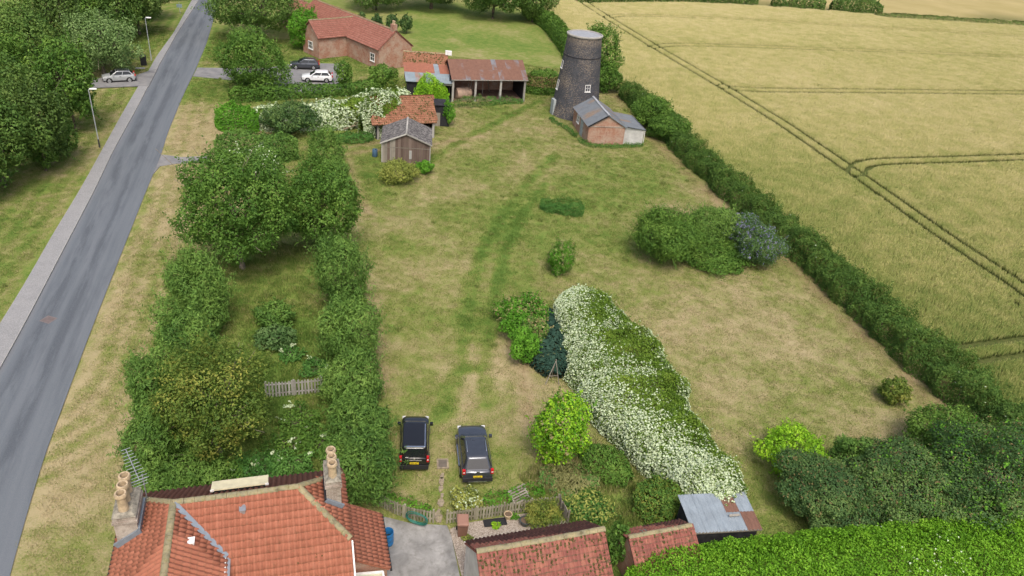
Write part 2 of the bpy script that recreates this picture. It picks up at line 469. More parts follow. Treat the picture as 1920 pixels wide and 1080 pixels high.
kp = NT('pavement_tarmac', 0.92, 0.15)
cP = kp.ramp(kp.noise(kp.pos(), 0.7, 5, 0.65), [(0.3, (0.135, 0.14, 0.146)), (0.7, (0.215, 0.216, 0.218))])
cP = kp.mix(kp.map(kp.noise(kp.scale(kp.attr('lane', out='Vector'), (0.2, 0.16, 1)), 1.0, 2), 0.62, 0.65, 0, 0.35), cP, (0.15, 0.155, 0.165))
kp.color(kp.mix(kp.map(kp.noise(kp.pos(), 25.0, 3), 0.3, 0.7), cP, kp.mix(0.85, cP, (0.4, 0.4, 0.4)), 'MIX'))
kp.bump(kp.noise(kp.pos(), 50.0, 3), 0.3, 0.01)
d = rl - pl
d = d / np.linalg.norm(d, axis=1)[:, None]
pave = tag(link('pavement', strip('pavement', pl, rl - d * 0.14, 0.135, kp.m, 5)), kind='structure')
mat_kerb = plain('kerb_concrete', (0.34, 0.335, 0.32), 0.9, 0.15, sc=1.5)
kb = MB()
kb.loft([[(p[0] - q[0] * .14, p[1] - q[1] * .14, -0.05), (p[0] - q[0] * .14, p[1] - q[1] * .14, 0.139), (p[0] - q[0] * .02, p[1] - q[1] * .02, 0.139), (p[0], p[1], 0.12), (p[0], p[1], -0.05)] for p, q in zip(rl, d)])
tag(kb.build('kerb', mat_kerb), kind='structure')
ed = MB()
ed.loft([[(p[0] - q[0] * .07, p[1] - q[1] * .07, -0.05), (p[0] - q[0] * .07, p[1] - q[1] * .07, 0.137), (p[0] - q[0] * .002, p[1] - q[1] * .002, 0.137), (p[0] - q[0] * .002, p[1] - q[1] * .002, -0.05)] for p, q in zip(pl, d)])
tag(ed.build('pavement_edging', mat_kerb), kind='structure')

def patch(name, px, z, mat, thick=0.0):
    poly = [tuple(G2(*p)) for p in px]
    a = sum(poly[i][0] * poly[(i + 1) % len(poly)][1] - poly[(i + 1) % len(poly)][0] * poly[i][1] for i in range(len(poly)))
    if a < 0: poly = poly[::-1]
    return tag(MB().prism(poly, z - max(thick, 0.08), z).build(name, mat), kind='structure')
kd = NT('drive_tarmac', 0.92, 0.15)
kd.color(kd.ramp(kd.noise(kd.pos(), 0.9, 5, 0.65), [(0.3, (0.16, 0.163, 0.17)), (0.55, (0.225, 0.225, 0.228)), (0.75, (0.29, 0.28, 0.265))]))
kd.bump(kd.noise(kd.pos(), 30.0, 3), 0.4, 0.01)
patch('driveway', [(155, 150), (200, 147), (240, 148), (278, 135), (296, 130), (279, 164), (262, 163), (235, 164), (160, 167)], 0.145, kd.m)
patch('driveway', [(286, 328), (300, 312), (330, 307), (394, 304), (392, 293), (340, 295), (303, 290)], 0.032, kd.m)
patch('driveway', [(362, 143), (370, 127), (430, 128), (500, 128), (560, 118), (640, 120), (650, 165), (600, 176), (510, 172), (490, 150), (430, 150)], 0.034, kd.m)
# concrete yard beside the cottage, gravel bed beside it
kc = NT('yard_concrete', 0.9, 0.2)
cc_ = kc.ramp(kc.noise(kc.pos(), 0.8, 6, 0.65, 0.6), [(0.28, (0.15, 0.15, 0.145)), (0.5, (0.275, 0.272, 0.262)), (0.74, (0.42, 0.415, 0.40))])
kc.color(kc.mix(kc.map(kc.noise(kc.pos(), 3.0, 5, 0.7), 0.5, 0.75, 0, 0.75), cc_, (0.16, 0.155, 0.14)))
kc.bump(kc.noise(kc.pos(), 12.0, 5), 0.25, 0.02)
patch('yard', [(700, 980), (722, 970), (770, 982), (838, 986), (846, 1005), (864, 1090), (868, 1160), (690, 1160)], 0.04, kc.m)
kv = NT('gravel_bed', 0.95, 0.1)
kv.color(kv.ramp(kv.voro(kv.pos(), 22.0, 'Color'), [(0.0, (0.18, 0.145, 0.115)), (0.5, (0.33, 0.28, 0.23)), (1.0, (0.5, 0.45, 0.39))]))
patch('gravel_bed', [(843, 993), (870, 982), (1035, 955), (1075, 990), (900, 1090), (868, 1090)], 0.036, kv.m)
# ------------------------------------------------------------------ grass and wheat: uncountable, scattered as instances
def scatter(name, label, cat, pts, cov, scales, tufts):
    me = bpy.data.meshes.new(name)
    me.vertices.add(len(pts)); me.vertices.foreach_set('co', np.ascontiguousarray(pts, dtype=np.float32).ravel())
    a = me.attributes.new('cover', 'FLOAT_COLOR', 'POINT'); a.data.foreach_set('color', np.ascontiguousarray(cov, dtype=np.float32).ravel())
    b = me.attributes.new('size', 'FLOAT_VECTOR', 'POINT'); b.data.foreach_set('vector', np.ascontiguousarray(scales, dtype=np.float32).ravel())
    o = tag(link(name, me), label, cat, kind='stuff')
    ng = bpy.data.node_groups.new(name, 'GeometryNodeTree')
    ng.interface.new_socket('Geometry', in_out='INPUT', socket_type='NodeSocketGeometry')
    ng.interface.new_socket('Geometry', in_out='OUTPUT', socket_type='NodeSocketGeometry')
    gi, go = ng.nodes.new('NodeGroupInput'), ng.nodes.new('NodeGroupOutput')
    inst = ng.nodes.new('GeometryNodeInstanceOnPoints')
    jn = ng.nodes.new('GeometryNodeGeometryToInstance')
    for t in tufts[::-1]:
        oi = ng.nodes.new('GeometryNodeObjectInfo'); oi.inputs['Object'].default_value = t; oi.inputs['As Instance'].default_value = False
        ng.links.new(oi.outputs['Geometry'], jn.inputs[0])
    ng.links.new(gi.outputs[0], inst.inputs['Points'])
    ng.links.new(jn.outputs[0], inst.inputs['Instance'])
    inst.inputs['Pick Instance'].default_value = True
    rz = ng.nodes.new('FunctionNodeRandomValue'); rz.data_type = 'FLOAT_VECTOR'
    rz.inputs[0].default_value = (0, 0, 0); rz.inputs[1].default_value = (0, 0, 6.283)
    ng.links.new(rz.outputs[0], inst.inputs['Rotation'])
    na = ng.nodes.new('GeometryNodeInputNamedAttribute'); na.data_type = 'FLOAT_VECTOR'; na.inputs['Name'].default_value = 'size'
    ng.links.new(na.outputs[0], inst.inputs['Scale'])
    ng.links.new(inst.outputs[0], go.inputs[0])
    o.modifiers.new('scatter', 'NODES').node_group = ng
    return o
def blades(name, n, half, z0, z1, w, lean, mat, seed, curl=0.0):
    r = np.random.default_rng(seed)
    p = r.uniform(-half, half, (n, 2)); h = r.uniform(0.6, 1.0, n) * (z1 - z0) + z0
    th = r.uniform(0, 2 * np.pi, n); ph = r.uniform(0, 2 * np.pi, n); ln = r.uniform(0.2, 1, n) * lean
    ww = w * r.uniform(0.6, 1.2, n)
    sx, sy = np.cos(th) * ww / 2, np.sin(th) * ww / 2
    ox, oy = np.cos(ph) * ln, np.sin(ph) * ln
    base = np.full(n, z0)
    v = np.stack([np.stack([p[:, 0] - sx, p[:, 1] - sy, base], 1), np.stack([p[:, 0] + sx, p[:, 1] + sy, base], 1),
                  np.stack([p[:, 0] + ox + sx * .5, p[:, 1] + oy + sy * .5, h], 1), np.stack([p[:, 0] + ox - sx * .5, p[:, 1] + oy - sy * .5, h], 1)], 1).reshape(-1, 3)
    q = np.arange(4 * n).reshape(n, 4)
    return bpy.data.objects.new(name, fast_mesh(name, v, q, mat, tint=r.random(n)))
def cov_sep(k):
    a = k.n('ShaderNodeAttribute'); a.attribute_name = 'cover'; a.attribute_type = 'INSTANCER'
    s = k.n('ShaderNodeSeparateColor'); k.t.links.new(a.outputs['Color'], s.inputs[0]); return s.outputs
kgb = NT('grass_blades', 0.8, 0.15)
cs = cov_sep(kgb)
cG = grass_color(kgb, kgb.math('ADD', cs[0], kgb.map(kgb.attr('tint'), 0, 1, -0.28, 0.28)), cs[1])
kgb.color(cG)
tufts = [blades('grass_tuft', 150, 0.6, -0.02, 0.09, 0.035, 0.07, kgb.m, s) for s in (1, 2, 3)]
# where grass stands: verges, paddock, orchard, neighbour's lawn
sx_, sy_ = np.meshgrid(np.arange(-66, 44, 0.85), np.arange(20, 128, 0.85))
gx_ = (sx_ + rng.uniform(-.4, .4, sx_.shape)).ravel(); gy_ = (sy_ + rng.uniform(-.4, .4, sx_.shape)).ravel()
g_, b_, c_ = cover(gx_, gy_)
road_poly = [tuple(p) for p in pl] + [tuple(p) for p in rr[::-1]]
def px_poly(q): return [tuple(G2(*p)) for p in q]
HARD = [road_poly, px_poly([(155, 148), (278, 135), (296, 128), (300, 150), (279, 166), (160, 170)]), px_poly([(286, 328), (300, 312), (394, 306), (394, 291), (303, 288)]),
        px_poly([(362, 145), (370, 125), (500, 126), (560, 116), (640, 118), (652, 167), (600, 178), (508, 174), (490, 152)]),
        px_poly([(690, 985), (722, 968), (838, 984), (1035, 953), (1080, 992), (900, 1100), (860, 1170), (680, 1170)]),
        px_poly([(850, 200), (980, 196), (985, 130), (740, 130), (762, 190)])]
ok = c_ < 0.5
for h in HARD: ok &= ~in_poly(gx_, gy_, h)
ok &= line_dist(gx_, gy_, rr) > 0.5
ok &= line_dist(gx_, gy_, pl) > 0.5
# only where the photograph can look
vis = []
P_ = np.stack([gx_, gy_, np.zeros_like(gx_)], 1) - np.array([0, 0, CAM_H])
zc = P_ @ _d
ok &= (np.abs(P_ @ _r / zc) < 0.75) & (np.abs(P_ @ _u / zc) < 0.43)
gx_, gy_, g_, b_ = gx_[ok], gy_[ok], g_[ok], b_[ok]
ORCH = px_poly([(420, 470), (600, 450), (625, 600), (640, 900), (330, 930), (260, 860), (330, 620)])
ROUGH = px_poly([(960, 930), (1000, 860), (1120, 830), (1300, 930), (1280, 1000), (1150, 1010), (1060, 990)])
lng = in_poly(gx_, gy_, ORCH) * 1.3 + in_poly(gx_, gy_, ROUGH) * 3.0
hz = (0.55 + 0.5 * g_ + lng) * rng.uniform(0.7, 1.25, len(gx_))
keep = rng.random(len(gx_)) > 0.55 * b_
scl = np.stack([rng.uniform(.85, 1.15, len(gx_))] * 2 + [hz], 1)
scatter('meadow_grass', 'short dry and green grass of the paddock and verges', 'grass', np.stack([gx_, gy_, np.zeros_like(gx_)], 1)[keep],
        np.stack([g_, b_, 0 * g_, 0 * g_ + 1], 1)[keep], scl[keep], tufts)

# rougher weed and grass clumps here and there in the paddock
kwd = NT('paddock_weeds', 0.7, 0.15)
kwd.color(kwd.ramp(kwd.math('ADD', kwd.math('MULTIPLY', kwd.attr('tint'), .6), kwd.math('MULTIPLY', kwd.noise(kwd.pos(), 1.5, 3), .4)), [(0.1, (0.11, 0.17, 0.04)), (0.5, (0.18, 0.24, 0.06)), (0.9, (0.31, 0.30, 0.12))]))
wc = [blades('weed_clump', 46, 0.2, -0.02, 0.2, 0.05, 0.12, kwd.m, s) for s in (21, 22, 23)]
pick = (rng.random(len(gx_)) < np.clip((g_ - .42) * .9, 0, .32)) & (fbm(gx_, gy_, 4.0, 55) > .5)
jx, jy = gx_[pick] + rng.normal(size=pick.sum()) * .3, gy_[pick] + rng.normal(size=pick.sum()) * .3
sc_ = rng.uniform(.5, 1.5, len(jx))
scatter('paddock_weeds', 'scattered low weeds and coarse grass clumps in the paddock', 'weeds', np.stack([jx, jy, 0 * jx], 1), np.stack([g_[pick]] * 3 + [0 * jx + 1], 1), np.stack([sc_, sc_, sc_ * rng.uniform(.5, 1.2, len(jx))], 1), wc)

# ---- wheat
kw = NT('wheat', 0.85, 0.12)
ws = cov_sep(kw)
fw = kw.math('ADD', ws[0], kw.map(kw.attr('tint'), 0, 1, -0.24, 0.24))
fw = kw.math('ADD', fw, kw.map(kw.noise(kw.pos(), 0.5, 4), 0.3, 0.7, -0.16, 0.16), clamp=True)
_wz = kw.n('ShaderNodeSeparateXYZ'); kw.put(_wz.inputs[0], kw.pos())
_ear = kw.ramp(fw, [(0.0, (0.215, 0.315, 0.080)), (0.35, (0.430, 0.455, 0.150)), (0.65, (0.665, 0.605, 0.280)), (1.0, (0.78, 0.695, 0.41))])
kw.color(kw.mix(kw.map(_wz.outputs[2], 0.10, 0.36, 0, 1), (0.09, 0.118, 0.036), _ear))   # green stems below, ears on top
wt = [blades('wheat_tuft', 760, 0.9, 0.05, 0.66, 0.034, 0.12, kw.m, s) for s in (11, 12, 13, 16, 17)]
ws_ = [blades('wheat_tuft_small', 34, 0.2, 0.05, 0.66, 0.04, 0.04, kw.m, s) for s in (14, 15)]
def wheat_points(step, lo, hi, jit):
    a, b = np.meshgrid(np.arange(lo[0], hi[0], step), np.arange(lo[1], hi[1], step))
    a = (a + rng.uniform(-jit, jit, a.shape)).ravel(); b = (b + rng.uniform(-jit, jit, b.shape)).ravel()
    P = np.stack([a, b, np.zeros_like(a)], 1) - np.array([0, 0, CAM_H])
    z = P @ _d
    k = in_poly(a, b, FIELD) & (np.abs(P @ _r / z) < 0.74) & (np.abs(P @ _u / z) < 0.43) & (np.hypot(a, b) < 300)
    return a[k], b[k]
def ripe(x, y):
    # riper (paler) in the far part, greener towards the near corner, with broad patches
    r = np.clip((np.hypot(x, y) - 45) / 95, 0, 1)
    r = 0.05 + 0.62 * r ** 0.75 + 0.30 * (fbm(x, y, 22.0, 80) - 0.5) + 0.16 * (fbm(x, y, 4.0, 90) - 0.5)
    return np.clip(r, 0, 1)
def tram_dist(x, y):
    dd = [line_dist(x, y, t) for t in TRAM]
    return np.min(dd, 0), dd
wx, wy = wheat_points(1.35, (0, 30), (190, 300), 0.25)
dm, _ = tram_dist(wx, wy)
k = dm > 2.3
wx, wy = wx[k], wy[k]
far_k = 1 + 0.3 * (np.hypot(wx, wy) > 170)
scl = np.stack([far_k, far_k, rng.uniform(0.92, 1.08, len(wx))], 1)
rp = ripe(wx, wy)
scatter('wheat_crop', 'ripening pale gold wheat filling the big field', 'wheat', np.stack([wx, wy, 0 * wx], 1), np.stack([rp, rp, rp, rp * 0 + 1], 1), scl, wt)
# wheat drilled in rows along each pair of wheel ruts, so the ruts keep clean edges
rows_x, rows_y, own = [], [], []
for li, t in enumerate(TRAM):
    p = resample(t, 0.33)
    tg = np.gradient(p, axis=0); tg = tg / np.linalg.norm(tg, axis=1)[:, None]
    nn_ = np.stack([-tg[:, 1], tg[:, 0]], 1)
    inn, out = ((.42, 1.58), (.24, 1.85), (.28, 1.78), (.32, 1.72), (.36, 1.66), (.36, 1.66))[li]
    for off in [-2.3, -2.05, -out, -inn, -inn / 2, 0, inn / 2, inn, out, 2.05, 2.3]:
        q = p + nn_ * (off + rng.uniform(-.03, .03, len(p)))[:, None] + tg * rng.uniform(-.1, .1, (len(p), 1))
        rows_x.append(q[:, 0]); rows_y.append(q[:, 1]); own.append(np.full(len(q), li))
sxx, syy, own = np.concatenate(rows_x), np.concatenate(rows_y), np.concatenate(own)
dm, dd = tram_dist(sxx, syy)
P0 = np.stack([sxx, syy, 0 * sxx], 1) - np.array([0, 0, CAM_H]); z0_ = P0 @ _d
k = in_poly(sxx, syy, FIELD) & (np.abs(P0 @ _r / z0_) < 0.74) & (np.abs(P0 @ _u / z0_) < 0.43)
for li, q in enumerate(dd): k &= ~((own != li) & (np.abs(q - 1.0) < 0.42)) & ~((own != li) & (q < 2.2) & (own > li))
sxx, syy = sxx[k], syy[k]
rp = ripe(sxx, syy) - 0.04
scatter('tramline_wheat', 'wheat standing along and between the dark wheel ruts', 'wheat', np.stack([sxx, syy, 0 * sxx], 1), np.stack([rp, rp, rp, rp * 0 + 1], 1), np.ones((len(sxx), 3)), ws_)
# ------------------------------------------------------------------ building materials
def tile_mat(name, stops, moss=0.35, mossc=(0.10, 0.085, 0.045), sc=5.0, rnd=.45, grime_shade=.5):
    k = NT(name, 0.85, 0.2)
    f = k.math('FRACT', k.math('ADD', k.rand(), k.attr('tint')))
    f = k.math('ADD', k.math('MULTIPLY', f, rnd), k.math('MULTIPLY', k.noise(k.pos(), 0.8, 5, 0.65), 1 - rnd))
    c = k.ramp(f, stops)
    c = k.mix(k.map(k.noise(k.pos(), 9.0, 4, 0.7), 0.35, 0.75, 0.0, 0.35), c, tuple(q * 0.55 for q in stops[0][1]))
    c = k.mix(k.map(k.noise(k.pos(), sc, 4, 0.65), 0.58, 0.72, 0, moss), c, mossc)
    c = k.mix(k.math('MULTIPLY', k.map(k.attr('tail'), 0.80, 1.0, 0, grime_shade), k.map(k.noise(k.pos(), 6.0, 4), 0.3, 0.55)), c, mossc)   # moss and dirt on tails, plus painted shade for the gaps between courses
    k.color(c); k.bump(k.noise(k.pos(), 30.0, 4), 0.3, 0.01)
    return k.m
M_TILE = tile_mat('orange_pantile', [(0.15, (0.29, 0.112, 0.070)), (0.5, (0.385, 0.148, 0.092)), (0.85, (0.46, 0.192, 0.125))], 0.35, rnd=.22, grime_shade=.35)
M_TILE_OLD = tile_mat('weathered_pink_pantile', [(0.15, (0.21, 0.080, 0.065)), (0.5, (0.30, 0.112, 0.088)), (0.85, (0.40, 0.175, 0.12))], 0.9, (0.10, 0.085, 0.05), 3.0, grime_shade=.95)
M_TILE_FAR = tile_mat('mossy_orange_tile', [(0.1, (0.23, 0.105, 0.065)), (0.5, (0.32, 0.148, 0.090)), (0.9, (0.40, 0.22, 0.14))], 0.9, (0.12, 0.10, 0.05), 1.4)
def brick_mat(name, a, b, mortar, sc=1.0, dirt=0.0, dirtc=(0.02, 0.02, 0.022), flake=None):
    k = NT(name, 0.9, 0.15)
    o = k.obj()
    sx = k.n('ShaderNodeSeparateXYZ'); k.put(sx.inputs[0], o)
    cb = k.n('ShaderNodeCombineXYZ'); k.put(cb.inputs[0], k.math('ADD', sx.outputs[0], sx.outputs[1])); k.put(cb.inputs[1], sx.outputs[2])
    t = k.n('ShaderNodeTexBrick'); k.put(t.inputs['Vector'], cb.outputs[0])
    t.inputs['Scale'].default_value = sc
    t.inputs['Brick Width'].default_value = 0.225; t.inputs['Row Height'].default_value = 0.075; t.inputs['Mortar Size'].default_value = 0.008
    k.put(t.inputs['Color1'], a); k.put(t.inputs['Color2'], b); k.put(t.inputs['Mortar'], mortar)
    c = k.mix(k.map(k.noise(o, 0.8, 6, 0.75), 0.40, 0.62, 0, 0.75), t.outputs[0], tuple(q * 1.25 for q in mortar))
    c = k.mix(k.map(k.noise(o, 3.5, 5, 0.75), 0.52, 0.68, 0, 0.5), c, tuple(q * 0.45 for q in a))
    if dirt: c = k.mix(k.map(k.noise(o, 2.2, 6, 0.75), 0.66 - dirt * 0.3, 0.70 - dirt * 0.28, 1, 0), c, dirtc)
    k.color(c); k.bump(t.outputs['Fac'], 0.3, -0.01)
    return k.m
M_BRICK = brick_mat('red_brick', (0.33, 0.125, 0.08), (0.40, 0.19, 0.12), (0.36, 0.29, 0.23))
M_BRICK_G = brick_mat('grey_brown_chimney_brick', (0.20, 0.155, 0.125), (0.27, 0.215, 0.175), (0.42, 0.38, 0.33))
def tower_mat():
    k = NT('tarred_brick', 0.75, 0.25)
    o = k.obj()
    sx = k.n('ShaderNodeSeparateXYZ'); k.put(sx.inputs[0], o)
    an = k.math('ARCTAN2', sx.outputs[1], sx.outputs[0])
    cb = k.n('ShaderNodeCombineXYZ'); k.put(cb.inputs[0], k.math('MULTIPLY', an, 2.8)); k.put(cb.inputs[1], sx.outputs[2])
    v = cb.outputs[0]
    tar = k.ramp(k.noise(v, 1.6, 5, 0.7), [(0.3, (0.040, 0.043, 0.052)), (0.7, (0.085, 0.088, 0.100))])
    br = k.ramp(k.noise(v, 5.0, 3), [(0.3, (0.18, 0.135, 0.10)), (0.7, (0.32, 0.275, 0.22))])
    big = k.noise(v, 0.35, 4, 0.6)
    fl = k.noise(k.scale(v, (1, 2.2, 1)), 4.5, 5, 0.72)
    m = k.map(k.math('ADD', fl, k.map(big, 0.3, 0.7, -0.09, 0.09)), 0.54, 0.60, 0, 0.9)
    top = k.math('MULTIPLY', k.map(sx.outputs[2], 9.5, 10.2, 0, 0.75), k.map(k.noise(v, 3.0, 4), 0.35, 0.6))
    k.color(k.mix(k.math('MAXIMUM', m, top), tar, br)); k.bump(fl, 0.35, 0.03)
    return k.m
M_TOWER = tower_mat()
M_WHITE = plain('white_paint', (0.78, 0.78, 0.76), 0.5, 0.4)
M_CREAM = plain('cream_panel', (0.62, 0.57, 0.38), 0.5, 0.4)
M_GREYBLUE = plain('faded_blue_grey_paint', (0.34, 0.38, 0.39), 0.7, 0.25)
M_LEAD = plain('lead_flashing', (0.20, 0.235, 0.275), 0.45, 0.5, sc=5)
M_RIDGE = None
def mossy_ridge():
    k = NT('mossy_ridge_cap', 0.95, 0.1)
    c = k.ramp(k.noise(k.pos(), 2.2, 5, 0.7), [(0.28, (0.10, 0.085, 0.05)), (0.45, (0.26, 0.235, 0.15)), (0.62, (0.34, 0.29, 0.17)), (0.75, (0.42, 0.36, 0.28))])
    k.color(k.mix(k.map(k.noise(k.pos(), 7.0, 4), 0.52, 0.62, 0, 0.7), c, (0.24, 0.215, 0.10))); k.bump(k.noise(k.pos(), 14.0, 4), 0.8, 0.03)
    return k.m
M_RIDGE = mossy_ridge()
M_POT = plain('buff_clay_pot', (0.46, 0.36, 0.235), 0.85, 0.2, var=0.3, sc=6)
M_POT_IN = plain('sooty_flue', (0.06, 0.05, 0.045), 0.95, 0.05)
M_STONE = plain('lichened_mortar', (0.27, 0.25, 0.205), 0.95, 0.1, var=0.45, sc=6)
M_WALL = plain('pale_render', (0.60, 0.60, 0.58), 0.9, 0.15, var=0.2, sc=1.2)
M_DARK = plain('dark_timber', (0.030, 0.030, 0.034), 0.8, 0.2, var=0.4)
M_GLASS = NT('window_glass', 0.06, 0.6); M_GLASS.color((0.03, 0.035, 0.04)); M_GLASS = M_GLASS.m
M_ROOFGLASS = NT('pale_roof_glazing', 0.25, 0.5); M_ROOFGLASS.color((0.52, 0.50, 0.36)); M_ROOFGLASS = M_ROOFGLASS.m
M_METAL = plain('galvanised_steel', (0.42, 0.44, 0.46), 0.45, 0.5, 0.6)
def wood_mat(name, a, b, sc=8.0):
    k = NT(name, 0.9, 0.12)
    o = k.obj()
    f = k.math('ADD', k.math('MULTIPLY', k.noise(k.scale(o, (6, 6, 0.6)), 1.2, 5, 0.7), 0.6), k.math('MULTIPLY', k.rand(), 0.4))
    k.color(k.mix(k.map(k.noise(o, 2.0, 4), 0.55, 0.75, 0, 0.4), k.ramp(f, [(0.3, a), (0.7, b)]), (0.12, 0.12, 0.075)))
    return k.m
M_WOOD_GREY = wood_mat('weathered_grey_timber', (0.16, 0.14, 0.115), (0.33, 0.30, 0.255))
M_WOOD_BROWN = wood_mat('brown_shed_boards', (0.115, 0.082, 0.068), (0.215, 0.165, 0.14))
M_WOOD_GREEN = wood_mat('greenish_fence_timber', (0.22, 0.205, 0.145), (0.36, 0.34, 0.255))
M_POST = wood_mat('pale_grey_post', (0.30, 0.29, 0.265), (0.47, 0.46, 0.43))
def tin_mat(name, clean, rust, amount):
    k = NT(name, 0.6, 0.35)
    o = k.obj()
    f = k.math('ADD', k.rand(), k.map(k.noise(k.pos(), 0.6, 4, 0.6), 0.25, 0.75, -0.35, 0.35))
    r = k.ramp(k.noise(k.pos(), 3.0, 5, 0.7), [(0.3, rust), (0.7, tuple(min(1, q * 1.4) for q in rust))])
    c = k.ramp(k.noise(k.pos(), 1.6, 4), [(0.3, tuple(q * 0.75 for q in clean)), (0.7, clean)])
    k.color(k.mix(k.map(f, 1 - amount - 0.12, 1 - amount + 0.12), c, r))
    return k.m
M_TIN_RUST = tin_mat('rusty_corrugated_sheet', (0.20, 0.21, 0.235), (0.145, 0.075, 0.052), 0.82)
M_TIN_MIX = tin_mat('blue_grey_corrugated_sheet', (0.25, 0.31, 0.35), (0.22, 0.15, 0.12), 0.25)
M_TIN_RED = tin_mat('red_rusted_sheet', (0.25, 0.30, 0.34), (0.235, 0.095, 0.06), 0.72)
M_TIN_GREY = tin_mat('grey_corrugated_sheet', (0.165, 0.185, 0.205), (0.17, 0.13, 0.10), 0.22)
M_TIN_PALE = tin_mat('pale_corrugated_sheet', (0.27, 0.32, 0.365), (0.22, 0.10, 0.07), 0.14)
M_ASBESTOS = NT('lichened_fibre_cement', 0.95, 0.1)
M_ASBESTOS.color(M_ASBESTOS.mix(M_ASBESTOS.map(M_ASBESTOS.noise(M_ASBESTOS.pos(), 3.2, 6, 0.75), 0.45, 0.62), (0.085, 0.08, 0.082), (0.25, 0.24, 0.225)))
M_ASBESTOS = M_ASBESTOS.m

# ------------------------------------------------------------------ roof makers
def pantile_mesh(name, cover, gauge, mat, step=0.046, amp=0.034):
    """one S-section clay pantile, x across, y up the slope, lying on z=0"""
    n = 8
    prof = [(-0.08 * cover + 1.16 * cover * i / n, amp * math.sin(2 * math.pi * (i / n) - 0.6) + amp) for i in range(n + 1)]
    lo = [(x, -gauge * 0.04, z + step) for x, z in prof]; hi = [(x, gauge * 1.14, z + 0.004) for x, z in prof]
    fr = [(x, -gauge * 0.04, z + 0.008) for x, z in prof]
    v = lo + hi + fr; f = []
    for i in range(n):
        f += [(i, i + 1, n + 2 + i, n + 1 + i), (2 * n + 2 + i, 2 * n + 3 + i, i + 1, i)]
    me = MB().add(v, f).mesh(name, mat, 50)
    a = me.attributes.new('tint', 'FLOAT', 'FACE'); a.data.foreach_set('value', np.full(len(me.polygons), 0.0, dtype=np.float32))
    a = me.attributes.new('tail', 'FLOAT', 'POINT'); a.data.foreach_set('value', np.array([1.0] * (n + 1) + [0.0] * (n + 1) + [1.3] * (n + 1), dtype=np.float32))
    return me
def plane_frame(poly):
    p = [Vector(q) for q in poly]
    n = (p[1] - p[0]).cross(p[2] - p[0]).normalized()
    if n.z < 0: n = -n
    ex = Vector((0, 0, 1)).cross(n).normalized()      # along the eaves
    ey = n.cross(ex).normalized()                     # up the slope
    if ey.z < 0: ex, ey = -ex, -ey
    return p, ex, ey, n
def tile_roof(root, slopes, me, cover, gauge, limit, eye, mat_under, part='pantile'):
    """slopes: 3-D polygons in root space; the tiles nearest the eye are parts, the rest one joined part"""
    todo = []
    for poly in slopes:
        p, ex, ey, n = plane_frame(poly)
        o = min(p, key=lambda q: q.dot(ey))
        o = o + ex * (min((q - o).dot(ex) for q in p))
        pu = [((q - o).dot(ex), (q - o).dot(ey)) for q in p]
        mu, mv = max(q[0] for q in pu), max(q[1] for q in pu)
        uu, vv = np.meshgrid(np.arange(0, mu, cover), np.arange(0, mv, gauge))
        ok = in_poly(uu.ravel() + cover / 2, vv.ravel() + gauge * 0.45, pu)
        for u, v in zip(uu.ravel()[ok], vv.ravel()[ok]):
            m = Matrix.Identity(4)
            for r_ in range(3): m[r_][0], m[r_][1], m[r_][2] = ex[r_], ey[r_], n[r_]
            j = random.gauss(0, 0.006) - (random.uniform(.02, .06) if random.random() < .03 else 0)
            m.translation = o + ex * u + ey * (v + j) + n * (0.015 + random.uniform(0, 0.008))
            todo.append(m @ Matrix.Rotation(random.gauss(0, 0.012), 4, 'Z'))
        MBs = MB().sheet([q - n * 0.005 for q in p], 0.06)
        MBs.build('roof_deck', mat_under, root)
    mw = root.matrix_world if root else Matrix.Identity(4)
    mw = Matrix.Translation(root.location) @ Matrix.Rotation(root.rotation_euler[2], 4, 'Z')
    todo.sort(key=lambda m: ((mw @ m.translation) - Vector(eye)).length)
    hold = []
    for i, m in enumerate(todo):
        if i < limit:
            o = link(part, me, root); o.matrix_local = m
        else: hold.append(m)
    if hold:
        co = np.array([v.co for v in me.vertices]); fc = np.array([tuple(f.vertices) for f in me.polygons])
        H = np.array([[list(r_) for r_ in m] for m in hold])
        V = np.einsum('kij,nj->kni', H[:, :3, :3], co) + H[:, None, :3, 3]
        F = fc[None] + (np.arange(len(hold)) * len(co))[:, None, None]
        tn = np.repeat(np.random.default_rng(5).random(len(hold)), len(fc))
        m2 = fast_mesh(part + '_field', V.reshape(-1, 3), F.reshape(-1, 4), me.materials[0], tint=tn, smooth=True)
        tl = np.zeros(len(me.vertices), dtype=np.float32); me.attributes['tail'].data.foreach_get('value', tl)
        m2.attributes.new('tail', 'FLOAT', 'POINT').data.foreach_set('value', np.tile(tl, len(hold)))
        tag(link(part + '_field', m2, root), kind='stuff')
    return len(todo)
def corrugated(root, poly, width, length, mat, name='roof_sheet', pitch=0.15, amp=0.02, rows=None):
    """corrugated sheets laid over a parallelogram: o, across vector, up-slope vector"""
    o, a, u = Vector(poly[0]), Vector(poly[1]), Vector(poly[2])
    n = a.cross(u).normalized()
    if n.z < 0: n = -n
    la, lu = a.length, u.length
    ea, eu = a / la, u / lu
    na = max(1, round(la / width)); nr = rows or max(1, round(lu / length))
    for r_ in range(nr):
        for i in range(na):
            w, l = la / na, lu / nr
            k = max(8, int(w / pitch * 4))
            b = MB(); lo = []; hi = []
            dz = 0.012 * r_ + random.uniform(0, 0.012)
            for q in range(k + 1):
                x = -0.02 + (w + 0.04) * q / k
                z = amp * math.sin(2 * math.pi * x / pitch) + dz + 0.03
                lo.append(o + ea * (i * w + x) + eu * (r_ * l - 0.06) + n * z)
                hi.append(o + ea * (i * w + x) + eu * (r_ * l + l + 0.03) + n * z)
            b.add(lo + hi, [(q, q + 1, k + 2 + q, k + 1 + q) for q in range(k)])
            b.build(name, mat if not isinstance(mat, (list, tuple)) else mat[r_], root, 60)
